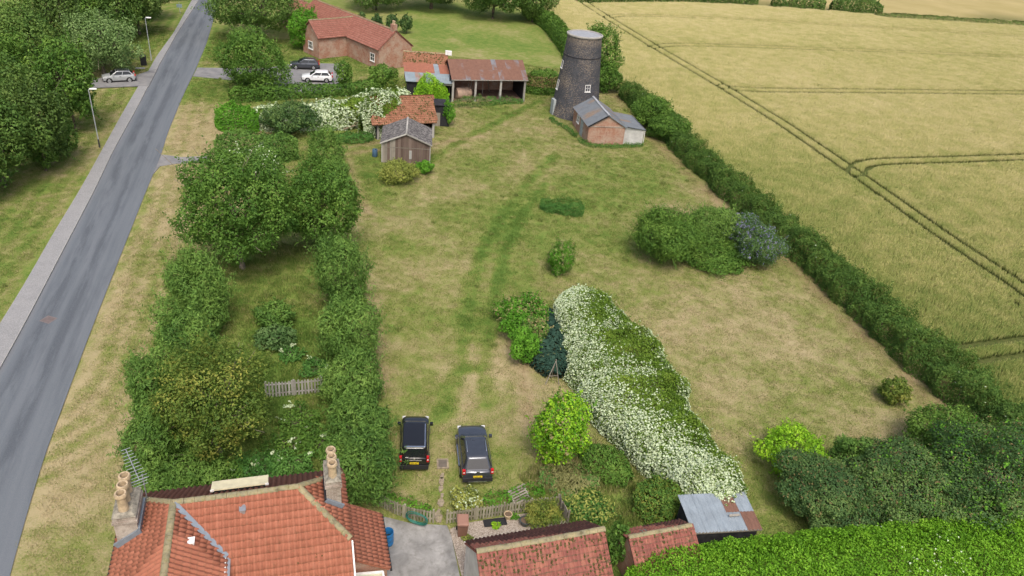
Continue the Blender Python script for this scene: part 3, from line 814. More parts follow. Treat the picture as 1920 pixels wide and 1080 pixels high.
def ridge_caps(root, p, q, r, mat, seg=0.42, name='ridge_tile', drop=0.0):
    p, q = Vector(p), Vector(q)
    L = (q - p).length; n = max(1, round(L / seg)); d = (q - p) / L
    sd = d.cross(Vector((0, 0, 1))).normalized(); up = sd.cross(d)
    if up.z < 0: up = -up
    for i in range(n):
        a, b = p + d * (L * i / n), p + d * (L * (i + 1) / n - 0.012)
        off = up * (random.uniform(-0.012, 0.014) - .05 * math.sin(math.pi * (i + .5) / n) * min(1, L / 6))
        rings = []
        for c, rr_ in ((a, r), (b, r * 1.04)):
            rings.append([c + off + sd * rr_ * math.cos(t) + up * (rr_ * 0.75 * math.sin(t) - drop) for t in [math.pi * k / 7 for k in range(8)]])
        MB().loft(rings, caps=True).build(name, mat, root, 50)
def chimney_pot(root, x, y, z, h, r):
    pot = MB().lathe([(r * 1.12, 0), (r * 1.0, h * 0.12), (r * 0.9, h * 0.75), (r * 0.98, h * 0.8), (r * 1.25, h * 0.84), (r * 1.25, h * 0.92), (r * 1.1, h), (r * 0.82, h), (r * 0.8, h * 0.7)], 16, (x, y, z), caps=False).build('chimney_pot', M_POT, root, 40)
    MB().lathe([(r * 0.81, 0), (r * 0.81, 0.01)], 16, (x, y, z + h * 0.72)).build('flue', M_POT_IN, pot)
    return pot
def window_part(root, o, ex, ez, w, h, cols, rows, name='window', frame=M_WHITE, t=0.06):
    """framed window standing on a wall plane: o lower left corner, ex across, ez up, outward = ez x ex"""
    o, ex, ez = Vector(o), Vector(ex).normalized(), Vector(ez).normalized()
    n = ex.cross(ez)
    b = MB()
    def q(x0, x1, z0, z1, d0, d1):
        c = [o + ex * x + ez * z + n * d for d in (d0, d1) for x, z in ((x0, z0), (x1, z0), (x1, z1), (x0, z1))]
        return c
    FC = [(0, 3, 2, 1), (4, 5, 6, 7), (0, 1, 5, 4), (1, 2, 6, 5), (2, 3, 7, 6), (3, 0, 4, 7)]
    f = 0.09 * min(1.0, w)
    for x0, x1, z0, z1 in ((0, w, 0, f), (0, w, h - f, h), (0, f, f, h - f), (w - f, w, f, h - f)):
        b.add(q(x0, x1, z0, z1, -0.05, t), FC)
    for c in range(1, cols):
        x = w * c / cols; b.add(q(x - f * .3, x + f * .3, f, h - f, -0.02, t * .7), FC)
    for r_ in range(1, rows):
        z = h * r_ / rows; b.add(q(f, w - f, z - f * .3, z + f * .3, -0.02, t * .65), FC)
    fr = b.build(name, frame, root)
    cw, rh = (w - 2 * f) / cols, (h - 2 * f) / rows
    for c in range(cols):
        for r_ in range(rows):
            MB().add(q(f + c * cw + .01, f + (c + 1) * cw - .01, f + r_ * rh + .01, f + (r_ + 1) * rh - .01, 0.005, 0.02), FC).build('pane', M_GLASS, fr)
    MB().add(q(-0.05, w + 0.05, -0.07, -0.004, -0.03, t + 0.06), FC).build('sill', frame, fr)
    return fr
def gable_wall(w0, w1, y, t, h, hr, xr):
    """gable wall outline extruded along y"""
    p = [(w0, 0), (w1, 0), (w1, h), (xr, hr), (w0, h)]
    v = [(x, y, z) for x, z in p] + [(x, y + t, z) for x, z in p]
    return v, [(0, 1, 2, 3, 4), (9, 8, 7, 6, 5)] + [(i, i + 5, (i + 1) % 5 + 5, (i + 1) % 5) for i in range(5)]

M_MOSS = plain('moss', (0.085, 0.078, 0.03), .98, .05, var=.5, sc=9)
def moss(root, poly, n, seed, rmin=.025, rmax=.075, bias=0.0):
    """little moss cushions sitting on a roof slope"""
    p, ex, ey, nn = plane_frame(poly)
    r = np.random.default_rng(seed)
    o = p[0]; pu = [((q - o).dot(ex), (q - o).dot(ey)) for q in p]
    us, vs_ = [q[0] for q in pu], [q[1] for q in pu]
    b = MB(); k = 0
    cl = [(r.uniform(min(us), max(us)), r.uniform(min(vs_), max(vs_))) for _ in range(max(3, n // 9))]
    while k < n:
        c = cl[r.integers(len(cl))]
        u, v = (c[0] + r.normal() * .3, c[1] + r.normal() * .2) if r.random() < .7 else (r.uniform(min(us), max(us)), r.uniform(min(vs_), max(vs_)))
        k += 1
        if not in_poly(np.array([u]), np.array([v]), pu)[0]: continue
        q = o + ex * u + ey * v + nn * .07; s_ = r.uniform(rmin, rmax)
        ring_ = [q + ex * s_ * math.cos(t) * r.uniform(.7, 1.3) + ey * s_ * math.sin(t) * r.uniform(.7, 1.5) for t in [2 * math.pi * i / 6 for i in range(6)]]
        top = [q + (x - q) * .55 + nn * s_ * .6 for x in ring_]
        b.loft([ring_, top])
    tag(b.build('moss', M_MOSS, root), kind='stuff')

# ------------------------------------------------------------------ cottage in the near corner
EYE = (0, 0, CAM_H)
J1 = G(325, 943, 8.35)
cot = thing('cottage', 'orange pantiled hipped cottage with two pot-topped brick chimneys and lean-to', 'house', (J1[0], J1[1], 0), R(18.37))
T = 0.72
ZR = 8.35
Lr = 4.85
def zs(run): return ZR - T * run
fw_, rw_, lw_ = 2.5, 1.95, 2.3
near = -5.4; wing = -6.5
S_main = [(0, 0, ZR), (Lr, 0, ZR), (Lr + rw_, -rw_, zs(rw_)), (Lr + rw_, near, zs(-near)), (1.95, near, zs(-near)), (1.95, -1.95, zs(1.95))]
S_far = [(0, 0, ZR), (Lr, 0, ZR), (Lr + rw_, rw_, zs(rw_)), (Lr + rw_, fw_, zs(fw_)), (-lw_, fw_, zs(fw_)), (-lw_, lw_, zs(lw_))]
S_right = [(Lr, 0, ZR), (Lr + rw_, -rw_, zs(rw_)), (Lr + rw_, rw_, zs(rw_))]
S_left = [(0, 0, ZR), (-lw_, lw_, zs(lw_)), (-lw_, wing, zs(lw_)), (0, wing, ZR)]
S_wing = [(0, 0, ZR), (1.95, -1.95, zs(1.95)), (1.95, wing, zs(1.95)), (0, wing, ZR)]
LT = [(6.85, 2.75, 4.05), (8.62, 2.75, 2.95), (8.62, -0.55, 2.95), (6.85, -0.55, 4.05)]
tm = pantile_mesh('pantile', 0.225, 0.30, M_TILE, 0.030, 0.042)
tile_roof(cot, [S_main, S_far, S_right, S_left, S_wing, LT], tm, 0.225, 0.30, 300, EYE, M_TILE)
moss(cot, S_main, 40, 3, .02, .045)
# walls
w = MB().prism([(-lw_ + .25, wing + .2), (1.75, wing + .2), (1.75, -1.9), (1.75, fw_ - .25), (-lw_ + .25, fw_ - .25)], 0, zs(fw_) - .12)
w.build('wall', M_BRICK, cot)
MB().prism([(1.76, near + .2), (Lr + rw_ - .1, near + .2), (Lr + rw_ - .1, fw_ - .25), (1.76, fw_ - .25)], 0, [zs(-near) - .1, zs(-near) - .1, zs(fw_) - .12, zs(fw_) - .12]).build('wall', M_BRICK, cot)
MB().add(*gable_wall(-lw_ + .25, 1.75, wing + .2, .15, zs(lw_) - .14, ZR - .14, 0)).build('gable', M_BRICK, cot)
MB().prism([(Lr + rw_ - .09, -0.45), (8.5, -0.45), (8.5, 2.65), (Lr + rw_ - .09, 2.65)], 0, [3.9, 2.86, 2.86, 3.9]).build('lean_to_wall', M_BRICK, cot)
# mossy ridge and hip tiles
for a, b in (((0, 0, ZR), (Lr, 0, ZR)), ((Lr, 0, ZR), (Lr + rw_, -rw_, zs(rw_))), ((Lr, 0, ZR), (Lr + rw_ - .1, rw_ - .1, zs(rw_ - .1))), ((0, 0, ZR), (-lw_ + .1, lw_ - .1, zs(lw_ - .1))), ((0, -.1, ZR), (0, wing, ZR))):
    a2, b2 = Vector(a) + Vector((0, 0, .05)), Vector(b) + Vector((0, 0, .05))
    ridge_caps(cot, a2, b2, 0.14, M_RIDGE, name='ridge_tile')
# valley flashing and the gutter below it
val = MB(); a, b = Vector((0.05, -0.12, ZR + .02)), Vector((1.98, -1.98, zs(1.98) + .07))
val.bar(a + Vector((0, 0, .09)), b + Vector((0, 0, .06)), 0.22, 0.04).build('valley_flashing', M_LEAD, cot)
MB().bar((2.05, -1.95, zs(1.95) + .02), (2.05, wing, zs(1.95) + .02), 0.12, 0.1).build('gutter', M_METAL, cot)
MB().bar((1.93, -1.95, zs(1.95) + .07), (1.93, wing, zs(1.95) + .07), 0.05, 0.06).build('gutter_board', M_WHITE, cot)
MB().bar((Lr + rw_ + .05, -rw_ - .05, zs(rw_) - .02), (Lr + rw_ + .05, near, zs(-near) - .02), 0.06, 0.14).build('bargeboard', M_WHITE, cot)
MB().bar((-lw_ - .06, fw_, zs(lw_) - .05), (-lw_ - .06, wing, zs(lw_) - .05), 0.1, 0.09).build('gutter', M_DARK, cot)
MB().bar((-lw_, fw_ + .06, zs(fw_) - .05), (Lr + rw_, fw_ + .06, zs(fw_) - .05), 0.1, 0.09).build('gutter', M_DARK, cot)
MB().bar((8.68, 2.8, 2.92), (8.68, -0.6, 2.92), 0.1, 0.08).build('gutter', M_DARK, cot)
# dormer with a flat cream roof on the far slope
dm_ = MB().sheet([(1.35, 0.62, 8.17), (3.62, 0.62, 8.17), (3.62, 1.32, 7.98), (1.35, 1.32, 7.98)], 0.05).build('dormer', M_CREAM, cot)
MB().prism([(1.42, .68), (3.55, .68), (3.55, 1.27), (1.42, 1.27)], 7.3, [8.1, 8.1, 7.92, 7.92]).build('dormer_cheek', M_DARK, dm_)
for x in (1.33, 3.5): MB().box(x, x + .14, .585, .62, 8.1, 8.2).build('dormer_bracket', M_WHITE, dm_)
# roof vents
for x, y, run in ((2.62, -0.55, .55), (0.75, -1.75, .75)):
    v = MB().box(x - .1, x + .1, y - .14, y + .14, zs(run) - .1, zs(run) + .16).build('roof_vent', M_WHITE if run > .6 else M_METAL, cot)
    MB().box(x - .13, x + .13, y - .17, y + .17, zs(run) + .163, zs(run) + .19).build('vent_cap', M_WHITE if run > .6 else M_METAL, v)
# chimneys
def chimney(x0, x1, y0, y1, z0, z1, pots, ph, pr, rough):
    c = MB().box(x0, x1, y0, y1, z0, z1).build('chimney_stack', M_BRICK_G, cot)
    MB().box(x0 - .05, x1 + .05, y0 - .05, y1 + .05, z1 - .32, z1 - .2).build('chimney_band', M_BRICK_G, c)
    MB().loft([[(x0 - .03, y0 - .03, z1), (x1 + .03, y0 - .03, z1), (x1 + .03, y1 + .03, z1), (x0 - .03, y1 + .03, z1)],
               [(x0 + .12, y0 + .12, z1 + .16), (x1 - .12, y0 + .12, z1 + .16), (x1 - .12, y1 - .12, z1 + .16), (x0 + .12, y1 - .12, z1 + .16)]]).build('mortar_cap', M_STONE, c)
    if rough:
        MB().bar((x0 - .06, y0 - .05, zs(-x0) + .2), (x1 + .08, y0 - .05, zs(-x1) + .25), .08, .34).build('lead_apron', M_LEAD, c)
        MB().bar((x1 + .045, y0 - .05, zs(-x1) + .28), (x1 + .045, y1 + .05, zs(-x1) + .28), .08, .34).build('lead_apron', M_LEAD, c)
    else:
        MB().bar((x0 - .05, y0 - .05, zs(x0 - Lr) + .2), (x1 + .05, y0 - .05, zs(x1 - Lr) + .15), .08, .26).build('lead_apron', M_LEAD, c)
        MB().bar((x0 - .045, y0 - .05, zs(x0 - Lr) + .15), (x0 - .045, y1 + .05, zs(x0 - Lr) + .15), .08, .3).build('lead_apron', M_DARK, c)
    for p in pots: chimney_pot(c, p[0], p[1], z1 + .1, ph, pr)
chimney(-2.12, -1.30, -0.6, 0.95, 6.0, 8.5, [(-1.72, -.28), (-1.72, .2), (-1.72, .68)], .92, .19, True)
chimney(5.95, 6.56, -0.35, 0.98, 6.2, 8.72, [(6.25, -.08), (6.25, .33), (6.25, .74)], 0.76, .175, False)
# glazed roof light over the lean-to yard
gl = MB().sheet([(6.95, -0.75, 3.15), (8.25, -0.75, 3.0), (8.25, -2.6, 3.0), (6.95, -2.6, 3.15)], 0.05).build('roof_light', M_ROOFGLASS, cot)
for a, b in (((6.9, -.7, 3.18), (8.3, -.7, 3.03)), ((6.9, -2.65, 3.18), (8.3, -2.65, 3.03)), ((6.93, -.7, 3.18), (6.93, -2.6, 3.18)), ((8.28, -.7, 3.04), (8.28, -2.6, 3.04))):
    MB().bar(a, b, .1, .1).build('frame', M_WHITE, gl)
MB().prism([(6.8, -2.6), (8.2, -2.6), (8.2, -.8), (6.8, -.8)], 0, 2.92).build('porch_wall', M_BRICK, cot)
# aerial behind the left chimney
ae = thing('television_aerial', 'grey television aerial with many rods on cottage chimney', 'aerial', tuple(Matrix.Translation(cot.location) @ Matrix.Rotation(R(18.37), 4, 'Z') @ Vector((-1.2, 1.15, 6.9))), R(18.37))
MB().tube([(0, 0, 0), (0, 0, 2.1)], 0.025, 8).build('mast', M_METAL, ae)
b0, b1 = Vector((-0.1, -0.15, 1.95)), Vector((-.75, 1.35, 2.35))
MB().tube([b0, b1], 0.018, 6).build('boom', M_METAL, ae)
dd_ = (b1 - b0).normalized(); sd_ = dd_.cross(Vector((0, 0, 1))).normalized()
for i in range(11):
    c = b0.lerp(b1, i / 10); l = .36 - .018 * i
    MB().tube([c - sd_ * l, c + sd_ * l], 0.011, 5).build('rod', M_METAL, ae)
for i in range(4):
    c = b0 + Vector((0, -.05, -.25 + .16 * i)); MB().tube([c - sd_ * .3, c + sd_ * .3], 0.011, 5).build('reflector_rod', M_METAL, ae)

# ------------------------------------------------------------------ pantiled outbuilding at the bottom edge
ga = G(893, 1035, 4.2)
gar = thing('outbuilding', 'long low outbuilding with mossy pink pantiles and whitewashed gable', 'outbuilding', (ga[0], ga[1], 0), R(19.4))
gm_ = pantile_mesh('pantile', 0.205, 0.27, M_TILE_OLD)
GL, gw, gh = 6.4, 1.95, 4.2
tile_roof(gar, [[(0, 0, gh), (GL, 0, gh), (GL, gw, gh - 1.6), (0, gw, gh - 1.6)], [(0, 0, gh), (GL, 0, gh), (GL, -gw, gh - 1.6), (0, -gw, gh - 1.6)]], gm_, 0.205, 0.27, 300, EYE, M_TILE_OLD)
moss(gar, [(0, 0, gh), (GL, 0, gh), (GL, -gw, gh - 1.6), (0, -gw, gh - 1.6)], 420, 4)
moss(gar, [(0, 0, gh), (GL, 0, gh), (GL, -.5, gh - .41), (0, -.5, gh - .41)], 160, 8)
ridge_caps(gar, (0, 0, gh + .05), (GL, 0, gh + .05), 0.15, M_RIDGE)
v, f = gable_wall(-gw + .12, gw - .12, 0.06, GL - .12, 2.55, 4.05, 0)
MB().add([(y, -x, z) for x, y, z in v], f).build('wall', M_WALL, gar)
MB().bar((.0, gw + .02, 2.6), (GL, gw + .02, 2.6), .06, .08).build('eaves_board', M_WHITE, gar)
for x in (1.25, 4.6):
    zz_ = gh - 1.6 * .55 / gw
    MB().sheet([(x, .38, gh - 1.6 * .38 / gw + .085), (x + .42, .38, gh - 1.6 * .38 / gw + .085), (x + .42, .8, gh - 1.6 * .8 / gw + .085), (x, .8, gh - 1.6 * .8 / gw + .085)], .03).build('glass_tile', plain('greenish_glass_tile', (0.12, 0.2, 0.19), .3, .5), gar)
MB().box(-.02, .05, -.9, -.3, 0, 2.0).build('door', M_WHITE, gar)

# ------------------------------------------------------------------ small pantiled privy shed and the tin roofed shed
sa = G(1178, 1008, 2.7)
sm = thing('brick_shed', 'small brick shed with broken mossy pantile roof beside laurel hedge', 'shed', (sa[0], sa[1], 0), R(20))
tile_roof(sm, [[(0, 0, 2.7), (3.6, 0, 2.7), (3.6, .95, 2.05), (0, .95, 2.05)], [(0, 0, 2.7), (3.6, 0, 2.7), (3.6, -1.5, 1.65), (0, -1.5, 1.65)]], gm_, 0.205, 0.27, 170, EYE, M_TILE_OLD)
moss(sm, [(0, 0, 2.7), (3.6, 0, 2.7), (3.6, -1.5, 1.65), (0, -1.5, 1.65)], 240, 5)
ridge_caps(sm, (0, 0, 2.75), (3.6, 0, 2.75), 0.13, M_RIDGE)
v, f = gable_wall(-.85, 1.4, .06, 3.48, 1.62, 2.58, 0)
MB().add([(y, -x, z) for x, y, z in v], f).build('wall', M_BRICK, sm)
MB().sheet([(.95, .3, 2.6), (1.3, .3, 2.6), (1.3, .6, 2.39), (.95, .6, 2.39)], .03).build('glass_tile', plain('greenish_glass_tile', (0.12, 0.2, 0.19), .3, .5), sm)
ta = G(1300, 998, 2.1)
ts = thing('tin_shed', 'tin roofed shed half buried under the white flowering vine', 'shed', (ta[0], ta[1], 0), R(12))
corrugated(ts, [(0, 0, 2.05), (3.9, 0, -.05), (-.08, 2.3, .32)], 0.8, 1.2, M_TIN_PALE, pitch=.2, amp=.028)
for i_, ch in enumerate([c for c in ts.children if c.name.startswith('roof_sheet')]):
    if i_ in (4, 8): ch.data.materials[0] = M_TIN_RUST
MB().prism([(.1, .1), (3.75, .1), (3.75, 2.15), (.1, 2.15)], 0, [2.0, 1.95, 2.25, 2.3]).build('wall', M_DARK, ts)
MB().bar((0, -.03, 2.03), (3.9, -.03, 1.98), .05, .1).build('eaves_board', M_WOOD_GREY, ts)
tag(MB().prism([(0, 0), (.62, .02), (.6, .14), (.02, .12)], 0, .05).build('loose_board', M_WOOD_GREY, None, loc=tuple(Matrix.Translation(ts.location) @ Matrix.Rotation(R(12), 4, 'Z') @ Vector((2.3, .75, 2.24))), rz=R(12)), 'short loose board lying on the tin shed roof', 'board')

# ------------------------------------------------------------------ tarred windmill tower stump with its brick outhouse
tc = G(1077, 213)
tow = thing('windmill_tower', 'black tarred brick windmill tower, capless, with white windows', 'windmill', (tc[0], tc[1], 0))
TH, RB, RT = 10.75, 3.45, 2.28
prof = []
for i in range(25):
    z = TH * i / 24
    prof.append((RB + (RT - RB) * (i / 24) ** 0.80, z))
body = MB().lathe(prof, 64).build('tower_wall', M_TOWER, tow, 40)
MB().lathe([(RT - .1, TH - .1), (RT + .14, TH - .02), (RT + .14, TH + .12), (RT - .06, TH + .17), (RT - .12, TH + .05)], 48, caps=False).build('coping_ring', plain('pale_coping', (0.34, 0.33, 0.30), .9, .15), tow, 40)
MB().lathe([(RT - .08, TH + .03), (0.05, TH + .10)], 48).build('flat_roof', plain('grey_roof_felt', (0.30, 0.32, 0.345), .8, .2), tow, 40)
for z in (8.1,):
    rr_ = RB + (RT - RB) * (z / TH) ** .8
    MB().lathe([(rr_ - .02, z), (rr_ + .045, z + .03), (rr_ + .045, z + .1), (rr_ - .03, z + .13)], 48, caps=False).build('iron_band', M_DARK, tow, 40)
for ang, z, ww, hh, co, ro in ((-66, 3.95, .78, .92, 2, 2), (-166, 6.3, .7, 1.0, 2, 3), (-166, 3.4, .7, 1.3, 2, 3)):
    rr_ = RB + (RT - RB) * (z / TH) ** .8 - .04; t = R(ang)
    ex = Vector((-math.sin(t), math.cos(t), 0)); out = Vector((math.cos(t), math.sin(t), 0))
    tilt = (RB - RT) / TH
    ez = (Vector((0, 0, 1)) - out * tilt).normalized()
    window_part(tow, out * (rr_ + .0) - ex * ww / 2 + Vector((0, 0, z)), ex, ez, ww, hh, co, ro, t=.06)
t = R(-160); out = Vector((math.cos(t), math.sin(t), 0)); ex = Vector((-math.sin(t), math.cos(t), 0))
o = out * (RB - .12) - ex * .5
dr = MB().prism([(o + ex * x + out * y)[:2] for x, y in ((0, -.2), (1.0, -.2), (1.0, .16), (0, .16))], 0, 2.1).build('door', M_GREYBLUE, tow)
MB().bar(tuple(o + ex * .85 + out * .19 + Vector((0, 0, .95))), tuple(o + ex * .85 + out * .19 + Vector((0, 0, 1.1))), .04, .04).build('handle', M_METAL, dr)
oa = G(1100, 270)
ob = thing('brick_outhouse', 'red brick outhouse with grey sheet roof and pale lean-to against tower', 'outhouse', (oa[0], oa[1], 0), R(13))
OW, OD, OH, OR = 4.75, 7.6, 2.35, 3.75
v, f = gable_wall(0, OW, 0, OD, OH, OR, OW / 2)
MB().add(v, f).build('wall', M_BRICK, ob)
MB().bar((0, -.035, OH - .03), (OW, -.035, OH - .03), .06, .09).build('brick_band', M_BRICK_G, ob)
dxy = OW / 2
corrugated(ob, [(-.15, -.15, OH - .06), (0, OD + .1, 0), (dxy + .17, 0, OR - OH + .07)], 0.75, 3.2, M_TIN_GREY, rows=1)
corrugated(ob, [(OW + .1, OD + .1, OH - .04), (0, -OD - .25, 0), (-dxy - .1, 0, OR - OH + .05)], 0.75, 3.2, M_TIN_GREY, rows=1)
ridge_caps(ob, (dxy, -.15, OR + .07), (dxy, OD, OR + .07), .14, plain('pale_ridge', (.36, .38, .40), .7, .3), seg=1.2)
MB().bar((-.16, -.17, OH - .05), (dxy, -.17, OR + .05), .05, .16).build('bargeboard', M_DARK, ob)
MB().bar((OW + .16, -.17, OH - .05), (dxy, -.17, OR + .05), .05, .16).build('bargeboard', M_LEAD, ob)
MB().prism([(OW + .005, .25), (7.35, .1), (7.35, 5.6), (OW + .005, 5.6)], 0, [2.25, 1.95, 1.95, 2.25]).build('lean_to_wall', plain('pale_grey_render', (0.50, 0.50, 0.48), .9, .15, var=.2, sc=1.5), ob)
corrugated(ob, [(7.5, 5.75, 1.98), (0, -5.8, 0), (-2.75, 0, .42)], 0.75, 2.8, M_TIN_PALE if False else M_TIN_GREY, rows=2)
MB().bar((7.45, -.08, 2.0), (7.45, 5.7, 2.0), .09, .08).build('gutter', M_DARK, ob)
MB().tube([(7.42, .0, 1.98), (7.44, -.02, .2)], .04, 8).build('downpipe', M_WHITE, ob)
window_part(ob, (-.005, 5.55, 1.05), (0, -1, 0), (0, 0, 1), 1.0, .95, 3, 2)
dr = MB().box(-.06, .04, 2.5, 3.65, 0, 2.02).build('door', M_GREYBLUE, ob)
MB().box(-.1, -.062, 2.62, 2.68, .9, 1.05).build('handle', M_METAL, dr)

# ------------------------------------------------------------------ open fronted barns
ba, bb = G(848, 190), G(981, 190)
ang = math.atan2(bb[1] - ba[1], bb[0] - ba[0])
BL = float(np.linalg.norm(bb - ba))
barn = thing('open_barn', 'open fronted barn on grey posts with rusty sheet roof', 'barn', (ba[0], ba[1], 0), ang)
BH, BR, BD = 3.05, 5.0, 5.6
for x in (0, BL * .31, BL * .66, BL):
    MB().box(x - .13, x + .13, -.13, .13, 0, BH - .1).build('post', M_POST, barn)
MB().bar((-.2, 0, BH), (BL + .25, 0, BH), .14, .2).build('beam', M_POST, barn)
MB().bar((-.3, -.32, BH + .03), (BL + .35, -.32, BH + .03), .1, .1).build('gutter', M_POST, barn)
corrugated(barn, [(-.3, -.3, BH + .1), (BL + .6, 0, 0), (0, 3.2, BR - BH - .05)], 0.68, 1.9, M_TIN_RUST, rows=2)
corrugated(barn, [(BL + .3, BD + .2, BH + .1), (-BL - .6, 0, 0), (0, -2.9, BR - BH - .05)], 0.9, 1.9, M_TIN_RUST, rows=2)
MB().box(0, BL, BD - .15, BD, 0, BH).build('back_wall', M_BRICK, barn)
for x in (-.06, BL - .02):
    v = [(x, 0.15, 0), (x, BD, 0), (x, BD, BH), (x, 2.9, BR - .12), (x, .15, BH)]
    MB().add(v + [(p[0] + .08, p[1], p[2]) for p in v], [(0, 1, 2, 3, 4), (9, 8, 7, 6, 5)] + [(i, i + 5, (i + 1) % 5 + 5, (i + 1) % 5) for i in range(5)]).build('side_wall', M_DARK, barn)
for x in (BL * .31, BL * .66):
    MB().bar((x, .1, BH - .1), (x, BD - .2, BH - .1), .14, .18).build('tie_beam', M_WOOD_GREY, barn)
patch('barn_floor', [(850, 190), (980, 190), (982, 158), (853, 158)], 0.03, plain('earth_floor', (0.20, 0.135, 0.105), .95, .1, var=.35, sc=1.5))
bl = thing('old_boiler', 'old tan cylindrical tank lying inside the open barn', 'tank', tuple(Matrix.Translation(barn.location) @ Matrix.Rotation(ang, 4, 'Z') @ Vector((1.75, 1.2, 0))), ang + R(14))
M_TANK = plain('tan_rusty_tank', (0.36, 0.26, 0.20), .8, .2, var=.3, sc=2)
MB().lathe([(.05, -1.15), (.72, -1.12), (.8, -1.0), (.8, 1.0), (.72, 1.12), (.05, 1.15)], 24, (0, 0, .86), 'x').build('drum', M_TANK, bl, 40)
for x in (-.95, -.1, .8): MB().lathe([(.79, x), (.835, x + .02), (.835, x + .09), (.79, x + .11)], 24, (0, 0, .86), 'x', caps=False).build('band', M_TANK, bl, 40)
for y in (-.42, .42): MB().box(-1.0, 1.0, y - .07, y + .07, .0, .16).build('skid', M_WOOD_GREY, bl)
for i, (x0, x1, y, h) in enumerate(((2.55, 3.2, 1.6, 2.5), (2.9, 2.6, 1.3, 2.1), (5.2, 5.25, 3.4, 2.2), (7.35, 7.9, 2.6, 2.4), (6.6, 6.3, 4.6, 1.6))):
    w0 = Matrix.Translation(barn.location) @ Matrix.Rotation(ang, 4, 'Z')
    tag(MB().bar((0, 0, 0), (x1 - x0, .35, h), .11, .07).build('timber_plank', M_WOOD_GREY, None, loc=tuple(w0 @ Vector((x0, y, 0))), rz=ang), 'grey timber leaning inside the open fronted barn', 'plank', 'timbers leaning in the barn')
# lower barn with tiled back slope, left of it
b2 = G(764, 184)
lb = thing('low_barn', 'low dark barn with blue grey and rusty sheets below orange tiles', 'barn', (b2[0], b2[1], 0), ang - R(11))
LL = float(np.linalg.norm(G(848, 190) - b2)) - .1
corrugated(lb, [(-.25, -.3, 2.45), (LL + .2, 0, 0), (-.55, 4.0, 1.5)], 0.72, 2.0, (M_TIN_MIX, M_TIN_RED), rows=2)
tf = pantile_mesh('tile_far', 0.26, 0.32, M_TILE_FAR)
tile_roof(lb, [[(-.8, 3.65, 3.85), (LL - .6, 3.65, 3.85), (LL - .6, 5.4, 5.0), (-.8, 5.4, 5.0)], [(-.8, 5.4, 5.0), (LL - .6, 5.4, 5.0), (LL - .6, 7.6, 3.6), (-.8, 7.6, 3.6)]], tf, 0.26, 0.32, 0, EYE, M_TILE_FAR, 'roof_tile')
moss(lb, [(-.8, 3.65, 3.85), (LL - .6, 3.65, 3.85), (LL - .6, 5.4, 5.0), (-.8, 5.4, 5.0)], 160, 7, .06, .14)
ridge_caps(lb, (-.8, 5.4, 5.05), (LL - .6, 5.4, 5.05), .15, M_RIDGE)
MB().prism([(-.6, 3.8), (LL - .7, 3.8), (LL - .7, 7.4), (-.6, 7.4)], 0, 3.6).build('back_wall', M_BRICK, lb)
MB().box(0, LL * .42, -.02, .08, 0, 2.35).build('board_door', M_DARK, lb)
MB().prism([(-.1, 0.0), (0, 0), (-.4, 3.7), (-.5, 3.7)], 0, [2.4, 2.4, 3.75, 3.75]).build('side_wall', M_DARK, lb)
MB().bar((-.2, -.22, 2.42), (LL, -.22, 2.42), .09, .09).build('gutter', M_GREYBLUE, lb)
MB().bar((LL * .42, -.02, 2.22), (LL, -.02, 2.22), .12, .24).build('beam', M_POST, lb)
MB().box(LL - .4, LL - .3, .2, 3.6, 0, 3.5).build('side_wall', M_DARK, lb)
MB().prism([(LL - 1.0, 5.0), (LL - .1, 4.9), (LL - .1, 5.35), (LL - 1.0, 5.45)], 5.0, 5.55).build('roof_box', M_WHITE, lb)

# ------------------------------------------------------------------ vine grown tiled cart shed and the timber garage in front
pa, pb = G(706, 262), G(815, 240)
an2 = R(22)
cs_ = thing('cart_shed', 'sagging cart shed with mossy orange tiles and open front', 'shed', (pa[0], pa[1], 0), an2)
CL = 8.0
tile_roof(cs_, [[(-.6, -.5, 1.95), (CL - .7, -.2, 1.95), (CL - .5, 3.1, 4.2), (-.1, 2.9, 4.2)], [(-.1, 2.9, 4.2), (CL - .5, 3.1, 4.2), (CL - .5, 6.0, 2.2), (-.1, 6.0, 2.2)]], tf, 0.26, 0.32, 0, EYE, M_TILE_FAR, 'roof_tile')
moss(cs_, [(-.6, -.5, 1.95), (CL - .7, -.2, 1.95), (CL - .5, 3.1, 4.2), (-.1, 2.9, 4.2)], 320, 6, .05, .13)
MB().box(0, CL - 1, 5.6, 5.8, 0, 2.2).build('back_wall', M_BRICK, cs_)
for x in (.2, 4.6, CL - 1.1): MB().box(x - .13, x + .13, .0, .26, 0, 1.95).build('post', M_POST, cs_)
MB().bar((-.3, .1, 1.98), (CL - .9, .1, 1.98), .14, .16).build('beam', M_DARK, cs_)
MB().box(.3, 3.4, .4, .5, 0, 1.15).build('board_front', M_POST, cs_)
MB().box(4.8, CL - 1.2, 1.2, 1.3, 0, 1.1).build('board_front', M_WOOD_GREY, cs_)
for s_ in (0, 1):
    x = -.02 if s_ == 0 else CL - 1.0
    v = [(x, 0.2, 0), (x, 5.7, 0), (x, 5.7, 2.1), (x, 2.9, 4.05), (x, .2, 1.9)]
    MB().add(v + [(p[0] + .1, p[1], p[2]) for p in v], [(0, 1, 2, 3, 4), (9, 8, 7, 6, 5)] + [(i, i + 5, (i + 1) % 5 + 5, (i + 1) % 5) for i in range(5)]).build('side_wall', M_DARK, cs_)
hut = thing('timber_hut', 'narrow black board hut with grey door beside cart shed', 'hut', tuple(G(812, 236)), an2 - R(14))
MB().box(0, 2.0, 0, 2.0, 0, 2.7).build('wall', M_DARK, hut)
MB().box(.2, .85, -.05, .0, 0, 1.75).build('door', M_WOOD_GREY, hut)
